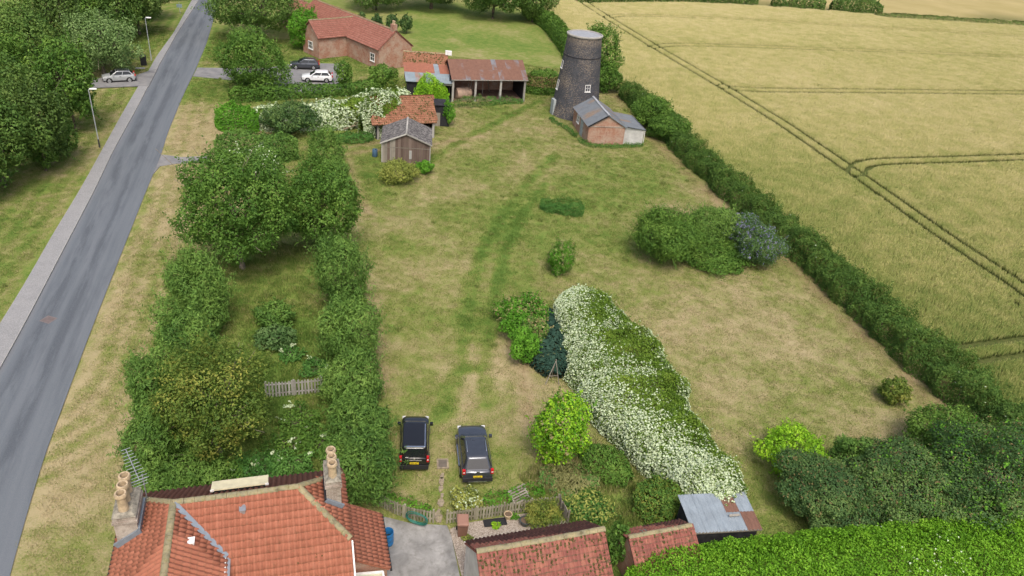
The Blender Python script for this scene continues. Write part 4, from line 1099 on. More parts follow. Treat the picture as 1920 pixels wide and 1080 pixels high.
MB().sheet([(-.15, -.15, 2.75), (2.15, -.15, 2.75), (2.15, 2.1, 2.9), (-.15, 2.1, 2.9)], .06).build('roof', M_DARK, hut)

ga0 = G(716, 304)
shd = thing('timber_garage', 'brown timber garage with grey lichened gable roof and white ridge strip', 'garage', (ga0[0], ga0[1], 0), R(8))
SW, SD, SH, SR = 5.3, 5.2, 2.35, 3.45
def roofz(x): return SH + (SR - SH) * (1 - abs(x - SW / 2) / (SW / 2))
nb = 18
for i in range(nb):      # front gable boards
    x0, x1 = SW * i / nb, SW * (i + 1) / nb - .012
    wdx = .02 * (i % 2)
    MB().prism([(x0, -.03 - wdx), (x1, -.03 - wdx), (x1, .03), (x0, .03)], 0, [roofz(x0) - .02, roofz(x1) - .02, roofz(x1) - .02, roofz(x0) - .02]).build('board', M_WOOD_BROWN if 4 < i or i in (2,) else M_WOOD_GREY, shd)
for i in range(16):      # side boards
    y0, y1 = .05 + (SD - .05) * i / 16, .05 + (SD - .05) * (i + 1) / 16 - .012
    MB().box(-.03 - .02 * (i % 2), .03, y0, y1, 0, SH - .02).build('board', M_WOOD_GREY, shd)
MB().box(SW - .03, SW + .03, .05, SD, 0, SH - .02).build('side_wall', M_WOOD_BROWN, shd)
v, f = gable_wall(.05, SW - .05, SD - .06, .06, SH - .02, SR - .05, SW / 2)
MB().add(v, f).build('back_wall', M_WOOD_BROWN, shd)
for x in (-.05, SW - .05): MB().box(x, x + .1, -.075, -.052, 0, SH - .08).build('corner_post', M_POST, shd)
MB().box(0.35, SW, -.07, -.052, 1.78, 1.84).build('batten', M_WOOD_GREY, shd)
MB().box(.95, 1.0, -.08, -.055, 0.05, 1.78).build('batten', M_POST, shd)
dw = MB().box(3.0, 3.28, -.085, -.055, .55, 1.55).build('window', M_POST, shd)
MB().box(3.05, 3.23, -.095, -.087, .62, 1.48).build('pane', plain('dusty_pane', (.36, .36, .35), .4, .4), dw)
for sgn in (0, 1):
    for r_ in range(2):
        for c in range(4):
            x0, x1 = (-.2 if sgn == 0 else SW + .2), SW / 2
            y0, y1 = -.2 + (SD + .4) * c / 4, -.2 + (SD + .4) * (c + 1) / 4
            t0, t1 = r_ / 2, (r_ + 1) / 2 + (.02 if r_ == 0 else 0)
            z0 = roofz(0) - (SR - SH) * .2 / (SW / 2)
            A, B = x0 + (x1 - x0) * t0, x0 + (x1 - x0) * t1
            ZA, ZB = z0 + (SR - z0) * t0 + .03 + .02 * r_, z0 + (SR - z0) * t1 + .03 + .02 * r_
            MB().sheet([(A, y0, ZA), (A, y1 + .03, ZA), (B, y1 + .03, ZB), (B, y0, ZB)], .02).build('roof_sheet', M_ASBESTOS, shd)
ridge_caps(shd, (SW / 2, -.22, SR + .07), (SW / 2, SD + .22, SR + .07), .1, M_POST, seg=1.4)
for x0 in (-.2, SW + .2): MB().bar((x0, -.23, SH - .06), (SW / 2, -.23, SR + .04), .05, .14).build('bargeboard', M_POST, shd)
# ------------------------------------------------------------------ neighbour's house beyond the flowering fence
nb0, nb1 = G2(592, 62), G2(742, 128)
nang = math.atan2(nb1[1] - nb0[1], nb1[0] - nb0[0])
nbr = thing('farmhouse', 'red tiled farmhouse with cross wing behind the flowering vine fence', 'house', (nb0[0], nb0[1], 0), nang)
NL = float(np.linalg.norm(nb1 - nb0))
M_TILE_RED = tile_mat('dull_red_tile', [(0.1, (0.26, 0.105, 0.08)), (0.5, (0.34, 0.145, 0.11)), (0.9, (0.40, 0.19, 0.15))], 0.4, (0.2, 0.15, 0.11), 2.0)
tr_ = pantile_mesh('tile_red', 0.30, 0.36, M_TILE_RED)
hw = 3.3
slopes = [[(0, 0, 5.6), (NL, 0, 5.6), (NL, -hw, 3.0), (0, -hw, 3.0)], [(0, 0, 5.6), (NL, 0, 5.6), (NL, hw, 3.0), (0, hw, 3.0)]]
xw = NL * .52
slopes += [[(xw, .6, 5.3), (xw, -8.2, 5.3), (xw - 2.7, -8.2, 3.1), (xw - 2.7, -2.4, 3.1)], [(xw, .6, 5.3), (xw, -8.2, 5.3), (xw + 2.7, -8.2, 3.1), (xw + 2.7, -2.4, 3.1)]]
slopes += [[(-.1, 0.5, 4.4), (-7.5, 0.5, 4.4), (-7.5, -2.6, 2.5), (-.1, -2.6, 2.5)], [(-.1, 0.5, 4.4), (-7.5, .5, 4.4), (-7.5, 3.4, 2.5), (-.1, 3.4, 2.5)]]
tile_roof(nbr, slopes, tr_, .30, .36, 0, EYE, M_TILE_RED, 'roof_tile')
for a, b in (((0, 0, 5.65), (NL, 0, 5.65)), ((xw, 0, 5.36), (xw, -8.2, 5.36)), ((-7.5, .5, 4.45), (-.1, .5, 4.45))): ridge_caps(nbr, a, b, .16, M_RIDGE, seg=.8)
v, f = gable_wall(-hw + .25, hw - .25, .1, NL - .2, 3.0, 5.45, 0)
MB().add([(y, -x, z) for x, y, z in v], f).build('wall', M_BRICK, nbr)
v, f = gable_wall(xw - 2.45, xw + 2.45, -8.0, 5.4, 3.05, 5.12, xw)
MB().add(v, f).build('wing_wall', M_BRICK, nbr)
v, f = gable_wall(-2.4, 3.15, .2, 7.2, 2.45, 4.25, -.5)
MB().add([(-y, -x if False else x * -1 + 0, z) for x, y, z in v], [tuple(reversed(q)) for q in f]).build('annexe_wall', M_BRICK, nbr)
window_part(nbr, (xw - .7, -8.01, 1.0), (1, 0, 0), (0, 0, 1), 1.4, 1.2, 3, 2)
for x in (1.2, NL - 2.4): window_part(nbr, (x, -hw + .24, 1.0), (1, 0, 0), (0, 0, 1), 1.2, 1.2, 2, 2)
MB().box(NL * .3, NL * .3 + .95, -hw + .16, -hw + .24, 0, 2.05).build('door', M_GREYBLUE, nbr)
for x in (.6, NL - .6):
    c = MB().box(x - .4, x + .4, -.35, .35, 4.8, 6.5).build('chimney_stack', M_BRICK, nbr)
    chimney_pot(c, x - .18, 0, 6.5, .5, .13); chimney_pot(c, x + .18, 0, 6.5, .5, .13)

# ------------------------------------------------------------------ vehicles
def paint(name, c, rough=0.22, metal=0.0):
    k = NT(name, rough, 0.5); k.b.inputs['Metallic'].default_value = metal
    k.b.inputs['Coat Weight'].default_value = 0.6; k.b.inputs['Coat Roughness'].default_value = 0.06
    k.color(k.ramp(k.noise(k.pos(), 3.0, 4), [(0.3, tuple(q * .9 for q in c)), (0.7, tuple(q * 1.1 for q in c))]))
    return k.m
P_BLACK = paint('black_car_paint', (0.018, 0.018, 0.021), .25, .3)
P_DKBLUE = paint('blue_black_car_paint', (0.085, 0.094, 0.112), .25, .55)
P_SILVER = paint('silver_car_paint', (0.40, 0.42, 0.43), .3, .2)
P_WHITE = paint('white_car_paint', (0.72, 0.74, 0.76))
M_TYRE = plain('tyre_rubber', (0.022, 0.022, 0.023), .9, .1)
M_ALLOY = plain('alloy_rim', (0.45, 0.46, 0.47), .35, .5, .7)
M_TRIM = plain('black_plastic_trim', (0.028, 0.028, 0.03), .65, .3)
M_CARGLASS = NT('car_glass', 0.05, 0.7); M_CARGLASS.color((0.014, 0.017, 0.02)); M_CARGLASS = M_CARGLASS.m
M_RED = NT('red_lamp_lens', 0.2, 0.5); M_RED.color((0.50, 0.012, 0.014)); M_RED = M_RED.m
M_CLEAR = plain('clear_lamp_lens', (0.68, 0.69, 0.70), .15, .6)
M_PLATE = plain('yellow_number_plate', (0.78, 0.58, 0.025), .5, .3, var=.05)
M_PLATEW = plain('white_number_plate', (0.75, 0.75, 0.72), .5, .3, var=.05)
M_INK = plain('plate_ink', (0.02, 0.02, 0.02), .6, .2)
M_CHROME = plain('bright_metal', (0.62, 0.63, 0.65), .2, .6, .9)
def ring(w, y0, y1, z, e=.22, n=28):
    yc, hy = (y0 + y1) / 2, (y1 - y0) / 2
    r = []
    for k in range(n):
        t = 2 * math.pi * (k + .5) / n
        c, s = math.cos(t), math.sin(t)
        r.append((w * math.copysign(abs(c) ** e, c), yc + hy * math.copysign(abs(s) ** e, s), z))
    return r
def car(name, label, cat, loc, rz, L, W, H, belt, st, cab, body, roofmat=None, wheel=.33, wb=.3, plate=True, sides=3, extra=None, clad=None, group=None):
    """st: (y fraction -.5..+.5 rear to front, half width fraction, bottom z, top z); cab: rear/front y at belt, rear/front y at roof, roof half width"""
    root = thing(name, label, cat, (*loc, 0.0), rz, group)
    hwid = W / 2
    rings = []
    for fy, fw, zb, zt in st:
        w = hwid * fw; y = fy * L
        rings.append([(-w * .80, y, zb), (-w * .96, y, zb + .07), (-w, y, zb + (zt - zb) * .45), (-w * .985, y, zt - .16), (-w * .93, y, zt - .05), (-w * .78, y, zt), (-w * .3, y, zt + .025),
                      (w * .3, y, zt + .025), (w * .78, y, zt), (w * .93, y, zt - .05), (w * .985, y, zt - .16), (w, y, zb + (zt - zb) * .45), (w * .96, y, zb + .07), (w * .80, y, zb)])
    bd = MB().loft(rings).build('body', body, root, 38)
    yrb, yfb, yrt, yft, wr = [c * L if i < 4 else c for i, c in enumerate(cab)]
    wb_ = hwid * .90; wr = hwid * wr
    A, B = ring(wb_, yrb, yfb, belt - .03), ring(wr, yrt, yft, H - .06)
    MB().loft([A, B], caps=False).build('cabin', body, root, 40)
    MB().loft([B, ring(wr * .96, yrt + .05, yft - .05, H - .015), ring(wr * .7, yrt + .25, yft - .25, H)], caps=True).build('roof', roofmat or body, root, 40)
    z0, z1 = belt, H - .06
    def P4(a, b, c, d, nm, mat, off):
        q = [Vector(x) for x in (a, b, c, d)]
        n = (q[1] - q[0]).cross(q[3] - q[0]).normalized()
        ctr = sum(q, Vector()) / 4
        if n.dot(ctr - Vector((0, 0, (z0 + z1) / 2 - .2))) < 0: n = -n
        vs = [x + n * off for x in q] + [x - n * .03 for x in q]
        return MB().add(vs, [(0, 1, 2, 3), (7, 6, 5, 4), (0, 4, 5, 1), (1, 5, 6, 2), (2, 6, 7, 3), (3, 7, 4, 0)]).build(nm, mat, root)
    def lerp(a, b, t): return a + (b - a) * t
    f0, f1 = .06, .93
    def cx(t): return lerp(wb_, wr, t)
    def cf(t): return lerp(yfb, yft, t)
    def cr(t): return lerp(yrb, yrt, t)
    def cz(t): return lerp(belt - .03, z1, t)
    P4((-cx(f0) * .86, cf(f0), cz(f0)), (cx(f0) * .86, cf(f0), cz(f0)), (cx(f1) * .84, cf(f1), cz(f1)), (-cx(f1) * .84, cf(f1), cz(f1)), 'windscreen', M_CARGLASS, .012)
    P4((cx(.12) * .82, cr(.12), cz(.12)), (-cx(.12) * .82, cr(.12), cz(.12)), (-cx(f1) * .80, cr(f1), cz(f1)), (cx(f1) * .80, cr(f1), cz(f1)), 'rear_window', M_CARGLASS, .012)
    for s in (-1, 1):
        for i in range(sides):
            a0, a1 = .06 + .88 * i / sides + .015, .06 + .88 * (i + 1) / sides - .015
            def py(t, u): return lerp(lerp(yrb, yfb, u), lerp(yrt, yft, u), t)
            q = [(s * cx(t), py(t, u), cz(t)) for t, u in ((.14, a0), (.14, a1), (.9, a1), (.9, a0))]
            P4(*(q if s > 0 else q[::-1]), 'side_window', M_CARGLASS, .012)
    for s in (-1, 1):
        for y in (-wb * L, wb * L * 1.02):
            ar = MB().lathe([(wheel * 1.16, s * (hwid - .16)), (wheel * 1.16, s * (hwid + .012))], 22, (0, y, wheel), 'x').build('wheel_arch', M_TRIM, root)
            tx = s * (hwid + .02)
            wl_ = MB().lathe([(wheel * .62, tx - s * .2), (wheel * .95, tx - s * .2), (wheel, tx - s * .16), (wheel, tx - s * .03), (wheel * .93, tx + s * .005), (wheel * .66, tx + s * .005)], 22, (0, y, wheel), 'x').build('wheel', M_TYRE, root, 40)
            MB().lathe([(wheel * .64, tx + s * .008), (wheel * .6, tx + s * .02), (wheel * .2, tx + s * .012), (.03, tx + s * .025)], 18, (0, y, wheel), 'x').build('rim', M_ALLOY, wl_, 40)
        m = MB().box(s * (hwid + .0) if s > 0 else s * hwid - .19, s * hwid + .19 if s > 0 else s * hwid, yfb - .42, yfb - .26, belt + .02, belt + .19).build('mirror', body, root)
    yr = st[0][0] * L; yf = st[-1][0] * L
    if plate:
        pz = belt - .42
        pp = MB().box(-.26, .26, yr - .045, yr - .012, pz, pz + .115).build('number_plate', M_PLATE, root)
        for i in range(7):
            x = -.2 + .052 * i + (.03 if i > 3 else 0)
            MB().box(x, x + .034, yr - .05, yr - .046, pz + .025, pz + .09).build('plate_character', M_INK, pp)
        MB().box(-.26, .26, yf + .012, yf + .04, .42, .53).build('number_plate', M_PLATEW, root)
    for s in (-1, 1):
        x0, x1 = sorted((s * hwid * .98, s * hwid * .74))
        MB().box(x0 * .93, x1 * .93, yf - .26, yf - .05, belt - .36, belt - .235).build('headlight', M_CLEAR, root)
    if extra: extra(root, dict(yr=yr, yf=yf, hwid=hwid, belt=belt, H=H, wr=wr, yrt=yrt, yft=yft, yrb=yrb, yfb=yfb))
    return root
def tail(root, d, z0, z1, wd, y=.02):
    for s in (-1, 1):
        x0, x1 = sorted((s * (d['hwid'] * .97), s * (d['hwid'] * .97 - wd)))
        t = MB().box(x0, x1, d['yr'] - y, d['yr'] + .12, z0, z1).build('tail_light', M_RED, root)
        MB().box(x0 + .03, x1 - .03, d['yr'] - y - .006, d['yr'] - y, z0 + (z1 - z0) * .35, z0 + (z1 - z0) * .6).build('reversing_lens', M_CLEAR, t)
def suv_extra(root, d):
    tail(root, d, .92, 1.22, .17, .03)
    MB().box(-d['hwid'] * .93, d['hwid'] * .93, d['yr'] - .09, d['yr'] + .1, .38, .62).build('rear_bumper', M_TRIM, root)
    MB().box(-.55, .55, d['yr'] - .105, d['yr'] - .06, .36, .42).build('skid_plate', M_CHROME, root)
    MB().box(-.10, .10, d['yr'] - .02, d['yr'] - .005, 1.03, 1.09).build('tailgate_badge', M_CHROME, root)
    for s in (-1, 1):
        x = s * d['wr'] * .86
        MB().tube([(x, d['yrt'] + .5, d['H'] - .01), (x, d['yrt'] + .62, d['H'] + .055), (x, d['yft'] - .55, d['H'] + .055), (x, d['yft'] - .4, d['H'] - .01)], .024, 8).build('roof_rail', M_CHROME, root, 60)
        MB().box(*sorted((s * d['hwid'] * .99, s * (d['hwid'] + .06))), -.95, .95, .36, .43).build('side_step', M_CHROME, root)
    MB().box(-d['hwid'] * .8, d['hwid'] * .8, d['yf'] - .1, d['yf'] + .03, .55, .78).build('grille', M_TRIM, root)
    MB().tube([(-.25, d['yft'] - .15, d['H'] - .03), (-.3, d['yft'] - .4, d['H'] + .18)], .008, 5).build('roof_aerial', M_TRIM, root)
def van_extra(root, d):
    tail(root, d, .85, 1.22, .14, .03)
    MB().box(-d['hwid'] * .95, d['hwid'] * .95, d['yr'] - .07, d['yr'] + .1, .3, .58).build('rear_bumper', M_TRIM, root)
    MB().box(-.42, .42, d['yr'] - .03, d['yr'] - .004, .93, .965).build('tailgate_handle', M_CHROME, root)
    MB().box(-.05, .05, d['yr'] - .03, d['yr'] - .004, 1.02, 1.13).build('tailgate_badge', M_CHROME, root)
    MB().box(-.52, -.34, d['yr'] - .03, d['yr'] - .006, 1.16, 1.2).build('tailgate_lettering', M_CHROME, root)
    w = d['wr'] * .84
    for i in range(9):
        x = -w + 2 * w * i / 8
        MB().box(x - .025, x + .025, d['yrt'] + .22, d['yft'] - .35, d['H'] - .004, d['H'] + .012).build('roof_rib', P_BLACK, root)
    MB().box(-w, w, d['yrt'] + .03, d['yrt'] + .15, d['H'] - .03, d['H'] + .004).build('roof_edge', M_CHROME, root)
    for s in (-1, 1): MB().box(s * w - .025, s * w + .025, d['yrt'] + .08, d['yft'] - .3, d['H'] - .02, d['H'] + .016).build('roof_edge', M_CHROME if s > 0 else P_BLACK, root)
    MB().box(-d['hwid'] * .8, d['hwid'] * .8, d['yf'] - .1, d['yf'] + .03, .5, .75).build('grille', M_TRIM, root)
def hatch_extra(root, d):
    tail(root, d, .85, 1.1, .2, .03)
    MB().box(-d['hwid'] * .95, d['hwid'] * .95, d['yr'] - .06, d['yr'] + .12, .28, .52).build('rear_bumper', M_TRIM, root)
    for s in (-1, 1):
        MB().box(*sorted((s * d['hwid'] * .97, s * (d['hwid'] + .012))), -1.0, 1.0, .24, .36).build('sill_trim', M_TRIM, root)
        MB().box(*sorted((s * d['hwid'] * .985, s * (d['hwid'] + .03))), -.25, -.05, .84, .88).build('door_handle', M_TRIM, root)
    MB().box(-d['hwid'] * .8, d['hwid'] * .8, d['yf'] - .1, d['yf'] + .03, .45, .7).build('grille', M_TRIM, root)
dv = (G2(894, 908) + 2.05 * np.array([math.cos(R(101)), math.sin(R(101))]))
car('parked_car', 'dark blue black estate with silver roof rails parked on the grass', 'car', dv, R(11), 4.3, 1.86, 1.66, 1.08,
    [(-.5, .80, .45, .98), (-.485, .90, .32, 1.04), (-.42, .975, .28, 1.10), (-.25, 1.0, .25, 1.10), (.1, 1.0, .25, 1.08), (.24, .99, .26, 1.06), (.36, .975, .28, 1.01), (.45, .92, .32, .93), (.49, .82, .40, .82), (.5, .74, .48, .74)],
    (-.475, .25, -.37, .06, .70), P_DKBLUE, extra=suv_extra, wheel=.35)
vv_ = (G2(776, 884) + 1.95 * np.array([math.cos(R(98)), math.sin(R(98))]))
car('parked_van', 'black boxy van with dark ribbed roof parked on the grass', 'van', vv_, R(8), 4.05, 1.76, 1.80, 1.10,
    [(-.5, .90, .40, 1.06), (-.49, .97, .30, 1.10), (-.4, 1.0, .26, 1.12), (.1, 1.0, .25, 1.10), (.26, .99, .26, 1.08), (.38, .97, .28, 1.02), (.46, .92, .32, .92), (.495, .82, .38, .80), (.5, .78, .44, .74)],
    (-.488, .30, -.465, .12, .80), P_BLACK, extra=van_extra, wheel=.32)
jv = (G2(200, 158) + G2(247, 154)) / 2 + np.array([-.35, .75])
car('parked_car', 'silver hatchback with dark windows parked across the wood drive', 'car', jv, R(122), 3.95, 1.72, 1.56, 1.02,
    [(-.5, .80, .42, .92), (-.485, .90, .30, .99), (-.4, .98, .25, 1.04), (-.2, 1.0, .22, 1.02), (.1, 1.0, .22, 1.0), (.24, .99, .23, .99), (.36, .97, .26, .95), (.45, .9, .3, .86), (.49, .8, .36, .76), (.5, .74, .42, .7)],
    (-.46, .26, -.33, .06, .74), P_SILVER, roofmat=P_DKBLUE, extra=hatch_extra, wheel=.34, sides=2)
car('parked_car', 'white car parked on the neighbour gravel yard', 'car', G2(595, 152), R(105), 4.3, 1.8, 1.5, .98,
    [(-.5, .80, .42, .92), (-.485, .90, .30, .97), (-.4, .98, .25, .99), (-.2, 1.0, .22, .99), (.1, 1.0, .22, .97), (.24, .99, .23, .96), (.36, .97, .26, .9), (.45, .9, .3, .82), (.49, .8, .36, .74), (.5, .74, .42, .68)],
    (-.47, .24, -.36, .05, .74), P_WHITE, extra=hatch_extra, wheel=.33, sides=2)
car('parked_car', 'dark car behind the white car in the neighbour yard', 'car', G2(572, 128), R(105), 4.2, 1.8, 1.5, .98,
    [(-.5, .80, .42, .92), (-.485, .90, .30, .97), (-.4, .98, .25, .99), (-.2, 1.0, .22, .99), (.1, 1.0, .22, .97), (.24, .99, .23, .96), (.36, .97, .26, .9), (.45, .9, .3, .82), (.49, .8, .36, .74), (.5, .74, .42, .68)],
    (-.47, .24, -.36, .05, .74), P_DKBLUE, extra=hatch_extra, wheel=.33, sides=2)

# ------------------------------------------------------------------ street furniture
M_LAMP = plain('lamp_column_steel', (0.44, 0.47, 0.48), .5, .4, .3)
for (x, y, h), lb_ in (((187, 276, 6.25), 'grey street lamp on the verge beside the pavement, its base dark'), ((284, 113, 5.9), 'grey street lamp beside the black litter bin')):
    q = G(x, y)
    lp_ = thing('street_lamp', lb_, 'street lamp', q, R(18), 'street lamps along the pavement')
    MB().tube([(0, 0, -.05), (0, 0, .9)], .085, 12).build('base', plain('dark_lamp_base', (.05, .05, .05), .6, .3) if y > 200 else M_LAMP, lp_, 40)
    MB().tube([(0, 0, .9), (0, 0, h)], [.06, .045], 12).build('column', M_LAMP, lp_, 40)
    MB().tube([(0, 0, h - .03), (.18, 0, h + .05)], .035, 8).build('bracket', M_LAMP, lp_, 40)
    hd = MB().loft([[(.1, -.1, h + .02), (.1, .1, h + .02), (.1, .1, h + .12), (.1, -.1, h + .12)], [(.45, -.14, h + .02), (.45, .14, h + .02), (.45, .12, h + .15), (.45, -.12, h + .15)], [(.78, -.1, h + .04), (.78, .1, h + .04), (.78, .08, h + .11), (.78, -.08, h + .11)]]).build('lantern', M_WHITE, lp_)
    MB().box(.25, .7, -.08, .08, h - .005, h + .018).build('lens', M_CLEAR, hd)
q = G(270, 122)
lbn = thing('litter_bin', 'black roadside litter bin standing on the grass verge', 'litter bin', q, R(24))
M_BIN = plain('black_bin_plastic', (0.025, 0.025, 0.028), .6, .3)
MB().box(-.38, .38, -.3, .3, 0, 1.0).build('bin_body', M_BIN, lbn)
MB().box(-.42, .42, -.34, .34, 1.0, 1.08).build('rim', M_BIN, lbn)
for x in (-.36, .36): MB().box(x - .05, x + .05, -.28, .28, 1.08, 1.3).build('hood_side', M_BIN, lbn)
MB().loft([[(-.42, -.34, 1.3), (.42, -.34, 1.3), (.42, .34, 1.3), (-.42, .34, 1.3)], [(-.3, -.22, 1.42), (.3, -.22, 1.42), (.3, .22, 1.42), (-.3, .22, 1.42)]]).build('hood', M_BIN, lbn)
tag(MB().box(-.6, .6, -.35, .3, -.05, .05).build('concrete_slab', mat_kerb, None, loc=tuple(G(263, 128)), rz=R(20)), 'small pale slab in the grass below the litter bin', 'slab')
q = G(338, 25)
sg = thing('road_sign', 'small blue grey sign on a post beside the far pavement', 'sign', q, R(20))
MB().tube([(0, 0, -.05), (0, 0, 1.9)], .04, 8).build('post', M_LAMP, sg)
MB().box(-.45, .45, -.04, -.01, 1.0, 1.6).build('sign_plate', plain('blue_grey_plate', (.26, .34, .36), .5, .4), sg)
q = G(164, 148)
gp_ = thing('gate_post', 'pale timber gate post at the wood drive entrance', 'gate post', q, 0)
MB().box(-.16, .16, -.16, .16, -.05, 1.7).build('post', wood_mat('tan_post', (.26, .20, .13), (.36, .29, .2)), gp_)
MB().loft([[(-.19, -.19, 1.7), (.19, -.19, 1.7), (.19, .19, 1.7), (-.19, .19, 1.7)], [(-.03, -.03, 1.9), (.03, -.03, 1.9), (.03, .03, 1.9), (-.03, .03, 1.9)]]).build('cap', M_WOOD_GREY, gp_)
M_SLAB = plain('sandy_paving', (0.29, 0.245, 0.18), .95, .1, var=.35, sc=5)
q = G(91, 600)
mh = thing('manhole_cover', 'reddish manhole cover set in the road', 'manhole', (q[0], q[1], .036), R(-15))
MB().box(-.42, .42, -.4, .4, -.02, .006).build('frame', plain('pinkish_iron', (.17, .145, .142), .8, .25), mh)
MB().box(-.33, .33, -.31, .31, .002, .011).build('cover', plain('rusty_iron', (.15, .122, .12), .8, .25), mh)
q = G(830, 870)
mh = thing('manhole_cover', 'grey manhole cover in the grass between the van and the car', 'manhole', (q[0], q[1], 0), R(10))
MB().box(-.35, .35, -.4, .4, -.05, .06).build('frame', M_SLAB, mh)
MB().box(-.25, .25, -.3, .3, .02, .068).build('cover', plain('dull_iron', (.15, .13, .11), .9, .1), mh)
for nth, (x, y, s) in zip(('first', 'second', 'third', 'fourth', 'fifth', 'sixth'), ((829, 892, .5), (828, 903, .62), (826, 916, .5), (829, 929, .45), (827, 942, .7), (822, 968, 1.0))):
    q = G(x, y)
    n = 7
    poly = [(.26 * s * math.cos(2 * math.pi * k / n) * random.uniform(.6, 1.3), .5 * s * math.sin(2 * math.pi * k / n) * random.uniform(.7, 1.3)) for k in range(n)]
    tag(MB().prism(poly, -.05, .03).build('stepping_stone', M_SLAB, None, loc=tuple(q)), 'worn sandy stepping stone, %s from the manhole in the grass' % nth, 'stone', 'stepping stones from yard to grass')

# ------------------------------------------------------------------ picket fences
def picket(name, label, pts, h, step, mat, wob=.03, pw=.105):
    p = np.array(pts, float)
    s = np.r_[0, np.cumsum(np.linalg.norm(np.diff(p, axis=0), axis=1))]
    root = thing(name, label, 'fence', (p[0, 0], p[0, 1], 0))
    n = int(s[-1] / step)
    def at(t): return Vector((np.interp(t, s, p[:, 0]) - p[0, 0], np.interp(t, s, p[:, 1]) - p[0, 1], 0))
    for i in range(n + 1):
        t = s[-1] * i / n; c = at(t); d = (at(min(t + .1, s[-1])) - at(max(t - .1, 0))).normalized()
        nn = Vector((d.y, -d.x, 0)); hh = h + random.uniform(-.05, .03); le = Vector((random.uniform(-wob, wob), random.uniform(-wob, wob), 0))
        a = [c - d * pw / 2, c + d * pw / 2]
        v = []
        for o in (.03, .055):
            v += [a[0] + nn * o, a[1] + nn * o, a[1] + nn * o + le + Vector((0, 0, hh - .07)), c + nn * o + le + Vector((0, 0, hh)), a[0] + nn * o + le + Vector((0, 0, hh - .07))]
        MB().add(v, [(0, 1, 2, 3, 4), (9, 8, 7, 6, 5)] + [(k, k + 5, (k + 1) % 5 + 5, (k + 1) % 5) for k in range(5)]).build('pale', mat, root)
    m = max(1, round(s[-1] / 1.8))
    for i in range(m + 1):
        c = at(s[-1] * i / m); MB().box(c.x - .05, c.x + .05, c.y - .05, c.y + .05, -.1, h + .02).build('post', mat, root)
    for z in (.25, h - .25):
        for i in range(m):
            MB().bar(at(s[-1] * i / m) + Vector((0, 0, z)), at(s[-1] * (i + 1) / m) + Vector((0, 0, z)), .05, .08).build('rail', mat, root)
    return root
picket('picket_fence', 'short greenish picket fence between cottage and yard gap', W2((713, 948), (740, 962), (772, 974), (812, 979)), .95, .165, M_WOOD_GREEN)
picket('picket_fence', 'long greenish picket fence behind the gravel bed', W2((838, 980), (900, 972), (970, 961), (1045, 950)), .95, .165, M_WOOD_GREEN)
picket('picket_fence', 'short return of grey fence at the gravel bed corner', W2((1047, 951), (1056, 966), (1064, 980)), .95, .14, M_WOOD_GREY)
picket('picket_fence', 'grey picket fence across the overgrown orchard plot', W2((500, 744), (550, 740), (603, 735)), 1.2, .2, M_POST, pw=.12)

# ------------------------------------------------------------------ things in the yard
q = G(866, 1001)
wb_ = thing('wheelie_bin', 'brown wheelie bin beside the end of the picket fence', 'bin', (q[0], q[1], .036), R(8))
M_BROWN = plain('brown_bin_plastic', (0.20, 0.105, 0.075), .55, .35, var=.08)
MB().loft([[(-.23, -.27, .05), (.23, -.27, .05), (.23, .25, .05), (-.23, .25, .05)], [(-.29, -.36, 1.0), (.29, -.36, 1.0), (.29, .33, 1.0), (-.29, .33, 1.0)]]).build('bin_body', M_BROWN, wb_)
ld = MB().loft([[(-.31, -.39, 1.0), (.31, -.39, 1.0), (.31, .38, 1.03), (-.31, .38, 1.03)], [(-.3, -.38, 1.05), (.3, -.38, 1.05), (.3, .37, 1.1), (-.3, .37, 1.1)], [(-.24, -.3, 1.08), (.24, -.3, 1.08), (.24, .3, 1.13), (-.24, .3, 1.13)]]).build('lid', plain('brown_bin_lid', (0.30, 0.165, 0.12), .5, .35, var=.08), wb_)
MB().bar((-.2, -.42, 1.02), (.2, -.42, 1.02), .05, .03).build('lid_lip', M_BROWN, ld)
MB().tube([(-.25, .42, .98), (.25, .42, .98)], .02, 8).build('handle', M_BROWN, wb_)
for s in (-1, 1): MB().lathe([(.1, s * .25), (.1, s * .31)], 16, (0, .3, .1), 'x').build('wheel', M_TYRE, wb_)
q = G(727, 1020)
br_ = thing('water_butt', 'open blue plastic barrel beside the cottage lean-to', 'barrel', (q[0], q[1], .04))
M_BLUE = plain('blue_plastic', (0.02, 0.15, 0.36), .4, .4, var=.1)
MB().lathe([(.26, 0), (.3, .06), (.305, .28), (.29, .3), (.305, .32), (.305, .62), (.29, .64), (.305, .66), (.3, .9), (.285, .92), (.27, .9), (.27, .1)], 24, caps=False).build('barrel_wall', M_BLUE, br_, 40)
MB().lathe([(.272, .42), (.05, .421)], 24).build('water', plain('dark_water', (.015, .02, .022), .1, .5), br_)
q = G(928, 981)
tag(MB().loft([[(-.62, -.24, 0), (.62, -.24, 0), (.62, .24, 0), (-.62, .24, 0)], [(-.64, -.26, .06), (.64, -.26, .06), (.64, .26, .06), (-.64, .26, .06)], [(-.58, -.2, .06), (.58, -.2, .06), (.58, .2, .06), (-.58, .2, .06)], [(-.57, -.19, .025), (.57, -.19, .025), (.57, .19, .025), (-.57, .19, .025)]]).build('plastic_tray', M_BIN, None, loc=(q[0], q[1], .037), rz=R(16)), 'long black plastic tray lying on the gravel bed', 'tray')
def flower_pot(px, lbl, mat, r, h, soil, grow=None):
    q = G(*px)
    t = thing('flower_pot', lbl, 'pot', (q[0], q[1], .037))
    MB().lathe([(r * .7, 0), (r * .95, h * .8), (r * 1.08, h * .82), (r * 1.08, h), (r * .9, h), (r * .85, h * .85)], 18, caps=False).build('pot', mat, t, 40)
    MB().lathe([(r * .86, h * .88), (.02, h * .9)], 18).build('soil', soil, t)
